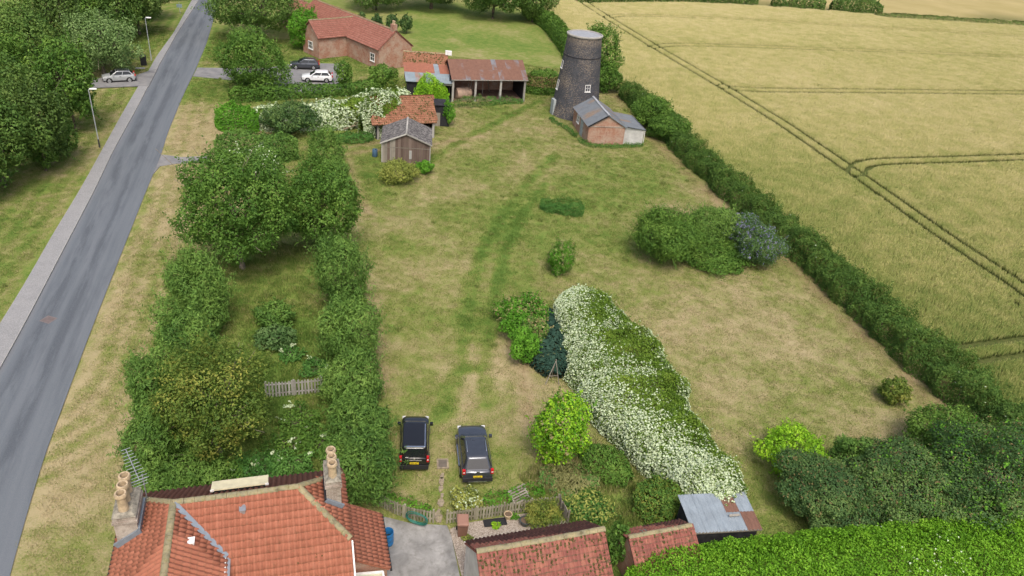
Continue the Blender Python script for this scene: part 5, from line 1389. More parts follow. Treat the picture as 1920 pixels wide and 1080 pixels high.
flower_pot((952, 972), 'pale buff clay pot standing by the picket fence', M_POT, .22, .32, plain('dry_soil', (.14, .10, .07), .95, .1))
flower_pot((984, 984), 'dark round planter beside the twiggy shrub', plain('dark_glazed_pot', (.06, .07, .07), .4, .4), .3, .36, plain('dry_soil', (.14, .10, .07), .95, .1))
q = G(972, 938)
pal = thing('slatted_panel', 'grey slatted timber panel leaning behind the picket fence', 'panel', (q[0], q[1], .1), R(40))
for i in range(6):
    MB().bar((-.6, -.3 + .12 * i, .15 + .09 * i), (.6, -.3 + .12 * i, .15 + .09 * i), .09, .025, (0, -.6, .8)).build('slat', M_WOOD_GREY, pal)
for x in (-.5, .5): MB().bar((x, -.36, .08), (x, .36, .62), .05, .05).build('batten', M_POST, pal)
q = G(780, 984)
hs = thing('garden_hose', 'coil of green garden hose hung on the short picket fence', 'hose', (q[0], q[1], .62), R(-14))
M_HOSE = plain('green_hose', (0.03, 0.16, 0.12), .5, .3)
for i in range(5):
    r = .36 + .03 * (i % 3); y0 = -.02 - .03 * i
    MB().tube([(r * 1.5 * math.cos(t) + .03 * i, y0 + .02 * math.sin(3 * t), r * math.sin(t)) for t in [2 * math.pi * k / 28 for k in range(29)]], .024, 6, False).build('loop', M_HOSE, hs, 60)
q = G(703, 293)
bd_ = thing('plastic_drum', 'small blue drum beside the brown timber garage', 'drum', (q[0], q[1], 0))
MB().lathe([(.28, 0), (.3, .05), (.3, .8), (.27, .84), (.24, .84), (.23, .8), (.05, .8)], 20).build('drum', plain('faded_blue_drum', (.06, .12, .2), .6, .3), bd_, 40)
MB().lathe([(.06, .8), (.06, .87)], 10, (.1, 0, 0)).build('cap', M_BIN, bd_)
for i, (x, y, a, l, z) in enumerate(((645, 243, 20, 2.2, .15), (650, 240, -15, 1.8, .32), (656, 244, 35, 1.6, .22), (664, 242, -35, 2.0, .3), (683, 238, 60, 2.4, .35))):
    q = G(x, y)
    tag(MB().bar((-l / 2, 0, 0), (l / 2, 0, .5 * (i % 2) + .35), .16, .06).build('waste_plank', wood_mat('sawn_plank', (.33, .26, .19), (.46, .38, .29)), None, loc=(q[0], q[1], z), rz=R(a)), 'sawn plank in the heap below the cream flowering vine', 'plank', 'planks heaped below the vine')
q = G(1036, 722)
fr_ = thing('pole_frame', 'bare grey pole frame leaning beside the dark netting', 'frame', (q[0], q[1], 0))
for a, b in (((-.5, 0, 0), (.05, .25, 2.0)), ((.45, .1, 0), (0, .25, 2.0)), ((-.1, .8, 0), (0, .2, 2.05)), ((-.35, .05, .7), (.3, .15, .75))):
    MB().tube([a, b], [.035, .025], 7).build('pole', M_WOOD_GREY, fr_)
# ------------------------------------------------------------------ foliage
def g3(a, b, c, k=1.68): return [(p, (q[0] * k * .92, q[1] * k * 1.08, q[2] * k * .85)) for p, q in ((0.0, a), (0.5, b), (1.0, c))]
L_WOOD = leaf_mat('woodland_leaf', g3((0.028, 0.056, 0.016), (0.066, 0.106, 0.028), (0.140, 0.178, 0.052)))
L_WOOD2 = leaf_mat('woodland_leaf_light', g3((0.030, 0.052, 0.016), (0.072, 0.105, 0.030), (0.150, 0.180, 0.065)))
L_PALE = leaf_mat('pale_leaf', g3((0.055, 0.090, 0.035), (0.115, 0.160, 0.065), (0.215, 0.260, 0.135)))
L_TREE = leaf_mat('orchard_leaf', g3((0.030, 0.066, 0.014), (0.068, 0.120, 0.025), (0.142, 0.200, 0.046)))
L_FEATHER = leaf_mat('hedge_shrub_leaf', g3((0.040, 0.080, 0.022), (0.085, 0.140, 0.034), (0.165, 0.225, 0.062)))
L_APPLE = leaf_mat('apple_leaf', g3((0.030, 0.058, 0.014), (0.090, 0.118, 0.026), (0.260, 0.215, 0.060)))
L_LAUREL = leaf_mat('laurel_leaf', g3((0.055, 0.125, 0.012), (0.115, 0.220, 0.018), (0.225, 0.345, 0.042)), 0.3, 0.4)
L_HAW = leaf_mat('hawthorn_leaf', g3((0.026, 0.056, 0.015), (0.062, 0.102, 0.025), (0.135, 0.175, 0.048)))
L_DARK = leaf_mat('dark_evergreen_leaf', g3((0.020, 0.044, 0.020), (0.044, 0.078, 0.031), (0.125, 0.165, 0.058)), 0.2)
L_BRIGHT = leaf_mat('bright_lime_leaf', g3((0.075, 0.150, 0.012), (0.165, 0.285, 0.020), (0.300, 0.400, 0.035)), 0.3)
L_VIVID = leaf_mat('vivid_green_leaf', g3((0.035, 0.100, 0.012), (0.075, 0.175, 0.020), (0.140, 0.260, 0.035)), 0.3)
L_YELLOW = leaf_mat('olive_yellow_leaf', g3((0.085, 0.100, 0.028), (0.185, 0.185, 0.050), (0.300, 0.260, 0.090)))
L_VINE = leaf_mat('vine_leaf', g3((0.050, 0.085, 0.012), (0.098, 0.145, 0.022), (0.185, 0.215, 0.042)))
L_BUD = leaf_mat('buddleia_leaf', g3((0.035, 0.068, 0.026), (0.068, 0.112, 0.044), (0.125, 0.165, 0.075)))
L_BROWN = leaf_mat('browned_leaf', g3((0.085, 0.055, 0.030), (0.150, 0.095, 0.055), (0.210, 0.150, 0.080)))
L_TEAL = leaf_mat('dark_teal_netting', g3((0.018, 0.040, 0.036), (0.030, 0.062, 0.055), (0.055, 0.095, 0.080), 1.0), 0.0, 0.8)
L_WEED = leaf_mat('nettle_leaf', g3((0.028, 0.075, 0.020), (0.055, 0.120, 0.030), (0.105, 0.185, 0.050)))
L_STRAW = leaf_mat('dry_grass_stem', g3((0.16, 0.15, 0.065), (0.28, 0.24, 0.12), (0.40, 0.34, 0.19), 1.0), 0.1)
F_WHITE = leaf_mat('cream_blossom', g3((0.50, 0.50, 0.38), (0.66, 0.66, 0.55), (0.80, 0.80, 0.72), 1.0), 0.2)
F_PINK = leaf_mat('pinkish_seed_head', g3((0.20, 0.14, 0.075), (0.30, 0.22, 0.12), (0.38, 0.30, 0.18), 1.0), 0.1)
F_MAUVE = leaf_mat('mauve_flower', g3((0.16, 0.14, 0.32), (0.24, 0.20, 0.44), (0.36, 0.31, 0.56), 1.0), 0.1)
M_BARK = plain('bark', (0.135, 0.11, 0.085), .95, .1, var=.4, sc=5)
M_BARK_PALE = plain('pale_bark', (0.24, 0.205, 0.155), .95, .1, var=.35, sc=5)

def unit(v): return v / (np.linalg.norm(v, axis=-1, keepdims=True) + 1e-9)
def leaf_mesh(name, pos, nrm, L, W, tint, mat, tang=None, r=rng):
    n = len(pos)
    nrm = unit(nrm)
    a = r.normal(size=(n, 3)) if tang is None else tang + 0.45 * r.normal(size=(n, 3))
    t = unit(a - nrm * np.sum(a * nrm, 1, keepdims=True))
    s = np.cross(nrm, t)
    L = (np.asarray(L) * r.uniform(0.65, 1.3, n))[:, None]; W = L * W
    v = np.stack([pos - t * L / 2, pos + s * W / 2 - t * L * .05 + nrm * W * .18, pos + t * L / 2 - nrm * L * .10, pos - s * W / 2 - t * L * .05 + nrm * W * .18], 1).reshape(-1, 3)
    return fast_mesh(name, v, np.arange(4 * n).reshape(n, 4), mat, tint=tint)
def lobe_cloud(r, c, a, b, n_lobes, n, fuzz=0.12, size=(0.30, 0.46), shoot=1.0):
    """leaf positions and outward directions for an uneven crown made of lobes"""
    i = np.arange(n_lobes) + 0.5
    ph = np.arccos(1 - 1.75 * i / n_lobes); th = np.pi * (1 + 5 ** .5) * i + r.uniform(0, 6)
    d = np.stack([np.sin(ph) * np.cos(th), np.sin(ph) * np.sin(th), np.cos(ph)], 1) + r.normal(size=(n_lobes, 3)) * .12
    R_ = r.uniform(*size, n_lobes)
    lc = d * (1.0 - R_[:, None] * r.uniform(.55, 1.35, (n_lobes, 1)))
    lc = np.concatenate([lc, [[0, 0, 0]]]); R_ = np.r_[R_, 0.55]
    w = R_ ** 2; w = w / w.sum()
    m = int(n * 1.9)
    k = r.choice(len(R_), m, p=w)
    u = unit(r.normal(size=(m, 3)))
    rad = 1 + fuzz * r.normal(size=m) - 0.12 * r.random(m)
    p = lc[k] + u * (R_[k] * rad)[:, None]
    keep = np.ones(m, bool)
    for q in range(len(R_)):
        dd = np.linalg.norm(p - lc[q], axis=1) < R_[q] * 0.80
        keep &= ~(dd & (k != q))
    p, u, k = p[keep][:n], u[keep][:n], k[keep][:n]
    # loose shoots that break the outline
    ns = max(12, int(n / 110 * (1 + shoot) / 2)); m2 = 12
    q0 = r.choice(len(p), ns)
    sd_ = unit(u[q0] + np.array([0, 0, .7]) + .35 * r.normal(size=(ns, 3)))
    ln_ = r.uniform(.08, .26, ns) * shoot
    tt = np.linspace(.1, 1, m2)
    sp = (p[q0][:, None] + sd_[:, None] * (ln_[:, None] * tt)[..., None]).reshape(-1, 3) + .022 * r.normal(size=(ns * m2, 3))
    p = np.concatenate([p, sp]); u = np.concatenate([u, unit(np.repeat(u[q0], m2, 0) + .6 * r.normal(size=(ns * m2, 3)))]); k = np.concatenate([k, np.repeat(k[q0], m2)])
    sc = np.array([a, a, b])
    tl = r.random(len(R_))
    return c + p * sc, unit(u / sc), tl[k], lc * sc + c
def crown(name, root, c, a, b, n, L, mat, lobes=26, seed=1, W=0.55, fuzz=0.12, jit=0.55, tang=None, size=(0.30, 0.46), lo=0.05, shoot=1.0):
    r = np.random.default_rng(seed)
    p, u, tl, lc = lobe_cloud(r, np.asarray(c, float), a, b, lobes, n, fuzz, size, shoot)
    k = p[:, 2] > lo
    p, u, tl = p[k], u[k], tl[k]
    tint = np.clip(0.45 * tl + 0.55 * r.random(len(p)) * 1.0 + 0.0, 0, 1)
    tg = None
    if tang == 'up': tg = u * 0.6 + np.array([0, 0, 1.0])
    if tang == 'out': tg = u * 1.0 + np.array([0, 0, 0.25])
    o = link(name, leaf_mesh(name, p, u + jit * r.normal(size=p.shape) + np.array([0, 0, .35]), L, W, tint, mat, tg, r), root)
    return o, lc
def limbs(root, base, lc, r0, name='trunk', mat=None, seed=1, n=7, split=0.4, lean=0.0):
    r = np.random.default_rng(seed)
    b = MB()
    top = np.mean(lc, 0); base = np.asarray(base, float)
    fork = base + (top - base) * split
    b.tube([base - [0, 0, .1], base + (fork - base) * .5 + r.normal(size=3) * [.08, .08, 0], fork], [r0 * 1.25, r0, r0 * .85], 9)
    idx_ = r.choice(len(lc), min(n, len(lc)), replace=False)
    for q in idx_:
        mid = fork + (lc[q] - fork) * .5 + r.normal(size=3) * .12 + [0, 0, .1]
        b.tube([fork, mid, lc[q]], [r0 * .55, r0 * .36, r0 * .12], 6)
        for _ in range(2):
            e = lc[q] + r.normal(size=3) * np.linalg.norm(lc[q] - fork) * .22
            b.tube([mid, e], [r0 * .22, r0 * .06], 5)
    return b.build(name, mat or M_BARK, root, 60)
def nleaf(a, b, L, W, cov):
    return int(min(42000, cov * 4 * math.pi * ((2 * (a * b) ** 1.6 + a ** 3.2) / 3) ** (1 / 1.6) / (L * L * W * 0.5)))
_seed = [100]
def plant(name, label, cat, box, mat, L, trunk=0.0, group=None, cov=1.5, lobes=24, W=0.55, tang=None, fuzz=0.13, extra=None, r0=None, bark=None, size=(0.30, 0.46), crownname=None, jit=.55, squash=1.0, shoot=None):
    """a shrub or tree whose crown has the extents given"""
    _seed[0] += 1
    if shoot is None: shoot = 2.2 if tang == 'up' else 1.5
    sd = _seed[0]
    c, a, b = fit(*box, trunk=trunk, squash=squash)
    root = thing(name, label, cat, (c[0], c[1], 0), 0, group)
    loc = np.array([0, 0, c[2]])
    tree = trunk > 0.4
    o, lc = crown(crownname or ('crown' if tree else 'foliage'), root, loc, a, b, nleaf(a, b, L, W, cov), L, mat, lobes, sd, W, fuzz, jit, tang, size, .05, shoot)
    limbs(root, (0, 0, 0), lc, r0 or (0.05 * a if tree else 0.035 * a + .02), 'trunk' if tree else 'stem', bark or M_BARK, sd, 8, .42 if tree else .25)
    if extra:
        for en, em, frac, el, ew in extra:
            r = np.random.default_rng(sd + 900)
            p, u, tl, _ = lobe_cloud(np.random.default_rng(sd), loc, a * 1.015, b * 1.015, lobes, int(nleaf(a, b, L, W, cov) * frac), fuzz, size, shoot)
            k = (p[:, 2] > .1) & (u[:, 2] > -.35)
            link(en, leaf_mesh(en, p[k], u[k] + .5 * r.normal(size=p[k].shape) + [0, 0, .4], el, ew, r.random(k.sum()), em, None, r), root)['kind'] = 'stuff'
    return root
def hedge_foliage(path, wid, hei, L, cov, seed, W=.55, rag=.22, closed_ends=True, lump=1.6, shoot=1.0):
    """leaf positions over a hedge that follows a path; wid/hei may vary along it"""
    r = np.random.default_rng(seed)
    p = smoothline(path, .5, 3)
    s = np.r_[0, np.cumsum(np.linalg.norm(np.diff(p, axis=0), axis=1))]
    T_ = np.gradient(p, axis=0); T_ = unit(T_); Nn = np.stack([-T_[:, 1], T_[:, 0]], 1)
    wid = np.interp(s / s[-1], np.linspace(0, 1, len(wid)), wid) if hasattr(wid, '__len__') else np.full(len(s), wid)
    hei = np.interp(s / s[-1], np.linspace(0, 1, len(hei)), hei) if hasattr(hei, '__len__') else np.full(len(s), hei)
    area = float(np.sum((2 * hei[:-1] + wid[:-1]) * np.diff(s)))
    n = int(cov * area / (L * L * W * .5))
    S = r.uniform(0, s[-1], n); th = r.uniform(0, np.pi, n)
    w_, h_ = np.interp(S, s, wid), np.interp(S, s, hei)
    tq = np.linspace(0, np.pi, 400)
    xq = np.sign(np.cos(tq)) * np.abs(np.cos(tq)) ** .55; zq = np.sin(tq) ** .55
    lq = np.r_[0, np.cumsum(np.hypot(np.diff(xq) * np.mean(wid) / 2, np.diff(zq) * np.mean(hei)))]
    tp = np.interp(th / np.pi, lq / lq[-1], np.arange(400.))          # even spread over the outline
    X = np.interp(tp, np.arange(400.), xq); Zz = np.interp(tp, np.arange(400.), zq)
    endd = np.minimum(S, s[-1] - S)
    taper = np.clip(endd / (w_ * .5), 0.12, 1) ** .5 if closed_ends else 1.0
    lum = (fbm(S, th * 1.2 + 50, lump, seed, 3) - .5) * 2
    rad = 1 + rag * lum * 1.4 - np.abs(r.normal(size=n)) * .10
    off = X * w_ / 2 * rad * taper; z = Zz * h_ * rad * np.where(taper < 1, .55 + .45 * taper, 1) if closed_ends else Zz * h_ * rad
    px = np.stack([np.interp(S, s, p[:, 0]), np.interp(S, s, p[:, 1])], 1); nn = np.stack([np.interp(S, s, Nn[:, 0]), np.interp(S, s, Nn[:, 1])], 1)
    pos = np.concatenate([px + nn * off[:, None], z[:, None]], 1)
    nrm = np.concatenate([nn * (X * .8)[:, None], (Zz * .8)[:, None]], 1)
    ns = n // 130; m2 = 10
    q0 = r.choice(n, ns)
    sd_ = unit(nrm[q0] * .5 + np.array([0, 0, 1.0]) + .4 * r.normal(size=(ns, 3)))
    ln_ = r.uniform(.25, .8, ns) * min(1.0, float(np.mean(hei)) / 2.2) * shoot
    sp = (pos[q0][:, None] + sd_[:, None] * (ln_[:, None] * np.linspace(.1, 1, m2))[..., None]).reshape(-1, 3) + .04 * r.normal(size=(ns * m2, 3))
    rp_ = np.repeat(q0, m2)
    pos = np.concatenate([pos, sp]); nrm = np.concatenate([nrm, unit(nrm[rp_] + .6 * r.normal(size=(ns * m2, 3)))]); lum = np.r_[lum, lum[rp_]]; X = np.r_[X, X[rp_]]; S = np.r_[S, S[rp_]]; n = len(pos)
    k = pos[:, 2] > .03
    tint = np.clip(.35 + .45 * lum * .6 + .5 * (r.random(n) - .3), 0, 1)
    return pos[k], nrm[k], tint[k], (X[k], S[k] / s[-1]), p, r
def hedge(name, label, cat, path, wid, hei, mat, L, cov=1.6, seed=1, group=None, tang=None, W=.55, rag=.22, jit=.55, stemn=1.2, lump=1.6, extra=None, shoot=1.0):
    pos, nrm, tint, (X, S), p, r = hedge_foliage(path, wid, hei, L, cov, seed, W, rag, lump=lump, shoot=shoot)
    root = thing(name, label, cat, (p[0, 0], p[0, 1], 0), 0, group)
    o = np.array([p[0, 0], p[0, 1], 0])
    tg = nrm * .5 + np.array([0, 0, 1.0]) if tang == 'up' else None
    link('foliage', leaf_mesh('foliage', pos - o, nrm + jit * r.normal(size=pos.shape) + [0, 0, .3], L, W, tint, mat, tg, r), root)
    hm = float(np.mean(hei))
    for q in resample(p, max(stemn, 1.0) * 2.5)[1:-1]:
        MB().tube([(q[0] - o[0], q[1] - o[1], -.05), (q[0] - o[0] + random.uniform(-.2, .2), q[1] - o[1] + random.uniform(-.2, .2), hm * .75)], [.06, .025], 6).build('stem', M_BARK, root)
    if extra:
        for en, em, frac, el, ew, cond in extra:
            k = cond(X, S, r, pos) & (r.random(len(pos)) < frac)
            link(en, leaf_mesh(en, pos[k] - o + unit(nrm[k]) * .06, nrm[k] + .5 * r.normal(size=pos[k].shape) + [0, 0, .5], el, ew, r.random(k.sum()), em, None, r), root)['kind'] = 'stuff'
    return root

# ---- trees of the wood west of the road (each its own tree)
wood = [((-95, 175, 62, 335), 1.0), ((10, 150, 118, 305), 1.0), ((-110, 90, 60, 250), 1.2), ((72, 78, 172, 232), 1.0), ((-40, 10, 105, 150), 1.4), ((60, -40, 150, 100), 1.4),
        ((-130, -40, 10, 90), 1.4), ((118, -55, 205, 55), 1.2), ((172, -35, 258, 62), 1.0), ((232, -70, 312, 22), 1.0), ((-120, 250, -5, 370), .8), ((15, -120, 140, 10), 1.4), ((150, -130, 250, -20), 1.2), ((200, -75, 300, 50), 1.0), ((255, -110, 345, -15), 1.0), ((-60, 60, 60, 190), 1.2), ((90, -90, 200, 30), 1.2)]
wl = ['tall dark leafy tree of the roadside wood', 'dark leafy tree of the wood overhanging the dry verge']
for i, (bx, tr) in enumerate(wood):
    plant('broadleaf_tree', 'dense dark green broadleaf tree in the roadside wood', 'tree', bx, (L_WOOD, L_WOOD2, L_WOOD, L_TREE)[i % 4], .36 if bx[1] < 120 else .30, tr, 'trees of the roadside wood', cov=1.5, lobes=34, size=(.22, .40), fuzz=.15)
plant('whitebeam_tree', 'round paler green tree with forked bare trunk behind the silver car', 'tree', (122, 24, 246, 132), L_PALE, .30, .5, cov=1.3, lobes=30, bark=M_BARK_PALE, size=(.24, .40))
for bx in ((95, 205, 140, 295), (140, 160, 172, 215), (60, 255, 110, 315)):
    plant('wood_edge_shrub', 'leafy undergrowth shrub at the foot of the roadside wood', 'shrub', bx, L_FEATHER, .26, 0, 'undergrowth along the wood edge', cov=1.3, lobes=14)

# ---- orchard plot between road and paddock
plant('orchard_tree', 'big round green orchard tree with pale bare trunk above shaded grass', 'tree', (338, 286, 548, 482), L_TREE, .23, 1.7, cov=1.5, lobes=46, size=(.18, .36), bark=M_BARK_PALE, fuzz=.14)
plant('orchard_tree', 'green orchard tree leaning towards the paddock beside the bigger tree', 'tree', (530, 305, 672, 462), L_TREE, .23, 1.2, cov=1.5, lobes=36, size=(.22, .36), fuzz=.14)
plant('elder_bush', 'elder bush with cream flower heads above the big orchard tree', 'bush', (415, 272, 535, 345), L_FEATHER, .24, .3, cov=1.1, lobes=18, extra=[('blossom', F_WHITE, .07, .22, .9)])
plant('apple_tree', 'yellowing apple tree with bare twigs beside the picket fence', 'tree', (292, 640, 504, 846), L_APPLE, .16, 1.1, cov=1.2, lobes=46, size=(.17, .32), fuzz=.18, bark=M_BARK_PALE, r0=.16)
hedge('field_hedge', 'feathery green hedge across the top of the orchard plot', 'hedge', W2((405, 302), (470, 298), (560, 296)), 3.0, 3.2, L_FEATHER, .30, 1.6, 301, tang='up', W=.4, rag=.2)
row_l = [(322, 466, 424, 620), (290, 575, 400, 712), (345, 540, 424, 630)]
for bx, nth in zip(row_l, ('tall bushy green shrub in the roadside hedge below the big orchard tree', 'bushy green roadside hedge shrub touching the yellowing apple tree', 'small bushy shrub on the orchard side of the roadside hedge')):
    plant('roadside_shrub', nth, 'shrub', bx, L_FEATHER, .25, 0, 'roadside hedge shrubs of the orchard', tang='up', W=.28, lobes=18, fuzz=.17, shoot=2.5)
for bx, nth in (((242, 670, 340, 830), 'fine leaved shrub beside the verge next to the apple tree'), ((232, 770, 330, 900), 'tall fine leaved shrub behind the television aerial'), ((250, 835, 400, 935), 'broad fine leaved shrub against the cottage eaves')):
    plant('leaning_shrub', nth, 'shrub', bx, L_FEATHER, .24, 0, 'fine leaved shrubs by the cottage', tang='up', W=.26, lobes=18, fuzz=.18, shoot=2.6)
for bx in ((578, 240, 640, 330), (598, 300, 655, 370), (592, 440, 692, 582), (604, 555, 710, 690), (610, 655, 718, 768), (616, 735, 726, 846), (618, 800, 742, 950)):
    plant('row_shrub', 'feathery green shrub, %s from the cottage in the orchard and paddock row' % {240: 'seventh', 300: 'sixth', 440: 'fifth', 555: 'fourth', 655: 'third', 735: 'second', 800: 'first'}[bx[1]], 'shrub', bx, L_FEATHER, .25 if bx[1] > 400 else .3, 0, 'shrub row between orchard and paddock', tang='up', W=.26, lobes=22, fuzz=.17, cov=1.5, jit=.45, shoot=2.6)
plant('grey_shrub', 'small grey leaved shrub in the rough orchard grass', 'shrub', (480, 606, 556, 655), L_BUD, .18, 0, lobes=16, size=(.2, .45))
plant('green_bush', 'low bright green bush in the rough orchard grass', 'bush', (478, 560, 552, 616), L_FEATHER, .2, 0, lobes=14, tang='up')
plant('dead_branch_bush', 'brownish bush in the row beside the dry paddock edge', 'bush', (632, 545, 692, 590), L_APPLE, .2, 0, lobes=12)
for i, (x, y, s) in enumerate(((560, 790, 44), (590, 690, 30), (545, 835, 44), (480, 880, 50), (600, 830, 36), (545, 665, 26), (410, 905, 56), (545, 880, 46))):
    plant('weed_clump', 'leafy green weed clump in the orchard near the picket fence', 'weeds', (x - s, y - s * .55, x + s, y + s * .45), L_WEED if i % 2 else L_TREE, .15, 0, 'weed clumps in the orchard', lobes=12, cov=.8, tang='up', extra=[('blossom', F_WHITE, .003, .13, .9)])

# ---- neighbour's hedges, vine covered fence
hedge('trimmed_hedge', 'bright green clipped hedge at the corner by the verge', 'hedge', W2((408, 236), (445, 243), (488, 245)), 3.2, 2.9, L_VIVID, .24, 1.8, 311, rag=.12)
hedge('flowering_vine', 'cream flowering vine running along the fence to the cart shed', 'vine', W2((470, 240), (560, 236), (640, 232), (700, 222), (765, 206)), [2.6, 3.6, 4.6, 4.6, 4.0], [2.6, 2.5, 2.7, 3.3, 3.9], L_VINE, .24, 1.7, 312, rag=.25, lump=2.4,
      extra=[('blossom', F_WHITE, .62, .26, .85, lambda X, S, r, p: (fbm(p[:, 0], p[:, 1] + p[:, 2] * 1.5, 2.4, 7) > .36))])
plant('dark_shrub', 'dark green shrub in front of the cream flowering vine', 'shrub', (498, 190, 592, 254), L_DARK, .26, 0, lobes=18, tang='up', W=.4)
hedge('back_hedge', 'green hedge between the neighbour and the flowering vine', 'hedge', W2((430, 190), (560, 182), (740, 172)), 2.0, 1.7, L_TREE, .3, 1.4, 313)
hedge('nettle_bed', 'dark nettle bed beside the worn farm track', 'weeds', W2((630, 262), (665, 264), (700, 262)), 2.2, .9, L_WEED, .19, 1.1, 314, tang='up', W=.32, rag=.5, lump=.7, shoot=1.8)
vn = hedge('ivy_mass', 'bright lime green creeper over the black board hut', 'creeper', W2((782, 226), (795, 205), (812, 196), (838, 205)), [1.6, 2.2, 2.2, 1.6], [2.6, 4.0, 3.9, 2.4], L_BRIGHT, .22, 1.6, 315)
plant('green_creeper', 'deep green creeper on the paddock side of the board hut', 'creeper', (828, 188, 852, 236), L_VIVID, .2, 0, lobes=12)
_cm = Matrix.Translation(cs_.location) @ Matrix.Rotation(an2, 4, 'Z')
_cp = [tuple((_cm @ Vector(q))[:2]) for q in ((-1.6, 1.5, 0), (.4, 2.3, 0), (2.2, 2.8, 0), (4.0, 3.1, 0))]
hedge('roof_vine', 'cream flowering vine spilling over the cart shed ridge', 'vine', np.array(_cp), [3.6, 4.2, 3.2, 1.8], [4.2, 4.9, 5.1, 4.8], L_VINE, .2, 1.6, 321, rag=.14, lump=1.4, extra=[('blossom', F_WHITE, .55, .22, .85, lambda X, S, r, p: fbm(p[:, 0], p[:, 1] + p[:, 2], 1.8, 9) + .25 * (1 - S) > .52)])
hedge('moss_growth', 'olive creeper spreading down the cart shed tiles', 'creeper', W2((712, 222), (735, 205), (758, 196)), 1.6, [2.6, 3.6, 4.3], L_APPLE, .16, .5, 316, rag=.15)
plant('yellow_bush', 'olive yellow bush against the brown timber garage', 'bush', (714, 298, 784, 344), L_YELLOW, .17, 0, lobes=18, fuzz=.2, cov=1.2)
plant('weed_patch', 'green weeds at the corner of the timber garage', 'weeds', (782, 300, 816, 326), L_VIVID, .16, 0, lobes=10)
hedge('barn_weeds', 'tall weeds and bramble in front of the open barn', 'weeds', W2((850, 200), (880, 200), (930, 194), (980, 192)), 1.3, [.9, 1.3, .5, .5], L_WEED, .19, .7, 317, tang='up', W=.28, rag=.6, lump=.7, shoot=2.0, extra=[('dry_stems', L_STRAW, .3, .22, .2, lambda X, S, r, p: S < .45)])
hedge('tower_weeds', 'green weeds along the foot of the brick outhouse', 'weeds', W2((1085, 262), (1102, 275), (1150, 277), (1205, 274)), .8, .4, L_WEED, .18, .7, 318, tang='up', W=.28, rag=.6, lump=.6, shoot=2.5)
hedge('tower_weeds', 'grass tufts at the foot of the black tower door', 'weeds', W2((1032, 222), (1045, 234), (1062, 240), (1080, 258)), .7, .4, L_WEED, .18, .7, 319, tang='up', W=.28, rag=.6, lump=.6, shoot=2.5)
hedge('beech_hedge', 'browned clipped hedge between the barn and the tower', 'hedge', W2((983, 172), (1015, 174), (1052, 176)), 2.6, 3.4, L_TREE, .28, 1.7, 320, rag=.14, extra=[('brown_leaves', L_BROWN, .6, .28, .6, lambda X, S, r, p: (p[:, 2] < 2.7) & (p[:, 2] > 1.2))])
plant('tower_tree', 'bushy green tree growing behind the black tower', 'tree', (1088, 46, 1164, 150), L_TREE, .3, .8, lobes=26)
plant('tower_tree', 'low dark bush at the start of the field hedge behind tower', 'bush', (1115, 118, 1168, 172), L_TREE, .28, 0, lobes=18)

# ---- field hedge along the wheat
hp = W2((1160, 178), (1232, 252), (1345, 358), (1495, 488), (1635, 622), (1775, 752), (1868, 825), (2010, 915))
hp = hp + np.array([.9, .5])
hedge('field_hedge', 'long dark hawthorn hedge dividing the paddock from the wheat', 'hedge', hp, [2.6, 3.1, 3.0, 3.1, 3.1, 3.3, 3.4], [2.2, 2.6, 2.1, 2.2, 2.3, 2.5, 2.7], L_HAW, .19, 1.8, 330, tang='up', W=.38, rag=.34, lump=.9, shoot=1.7,
      extra=[('blossom', F_WHITE, .0009, .16, .9, lambda X, S, r, p: p[:, 2] > 1.0)])
for bx in ((1190, 178, 1262, 240), (1210, 210, 1300, 262)):
    plant('hedge_bush', 'brighter green bush swelling out of the long field hedge', 'bush', bx, L_TREE, .22, 0, 'bushes in the field hedge', lobes=18)

# ---- paddock shrubs
hedge('dark_weed_bank', 'dark green bank of tall weeds alone in the paddock', 'weeds', W2((1012, 390), (1050, 396), (1094, 404)), 1.7, 1.1, L_WEED, .17, 1.3, 340, tang='up', W=.3, rag=.5, lump=.7, shoot=1.6)
plant('reed_clump', 'upright yellow green reed clump alone in the paddock', 'plant', (1030, 448, 1080, 514), L_VIVID, .34, 0, lobes=9, tang='up', W=.14, cov=1.1, jit=.3, size=(.25, .6), fuzz=.2, shoot=2.4, extra=[('dry_stems', L_STRAW, .35, .34, .12)])
plant('willow_shrub', 'tall dark leafy shrub beside the flowering mauve bushes', 'shrub', (1183, 384, 1312, 494), L_TREE, .23, 0, lobes=20, tang='up', W=.3, fuzz=.18, size=(.22, .46), shoot=2.6)
plant('wild_shrub', 'tangled mid green shrub behind the mauve flowering bushes', 'shrub', (1285, 385, 1372, 462), L_FEATHER, .19, 0, lobes=18, tang='up', W=.3)
plant('bramble_bush', 'low spreading green bramble beside the tall dark shrub', 'bush', (1262, 446, 1402, 498), L_TREE, .17, 0, lobes=26, W=.5, size=(.2, .42), shoot=2.0)
plant('buddleia', 'mauve flowering buddleia against the field hedge', 'shrub', (1338, 398, 1424, 462), L_BUD, .19, 0, lobes=20, W=.32, extra=[('flower_spike', F_MAUVE, .15, .24, .26)])
plant('buddleia', 'mauve flowering buddleia standing over the dry paddock grass', 'shrub', (1384, 424, 1466, 502), L_BUD, .19, 0, lobes=20, W=.32, tang='out', extra=[('flower_spike', F_MAUVE, .13, .24, .26)])
plant('lime_sapling', 'small lime green sapling between buddleia and field hedge', 'sapling', (1398, 396, 1420, 416), L_BRIGHT, .16, 0, lobes=8)
plant('small_bush', 'small round olive bush alone near the field hedge', 'bush', (1650, 706, 1708, 758), L_APPLE, .17, 0, lobes=14)
plant('lime_bush', 'yellow green bush behind the dark evergreen bushes', 'bush', (1424, 796, 1542, 892), L_BRIGHT, .18, 0, lobes=20, cov=1.2)
plant('olive_bush', 'mid green bush squeezed between the dark evergreens', 'bush', (1558, 815, 1645, 905), L_FEATHER, .18, 0, lobes=14)
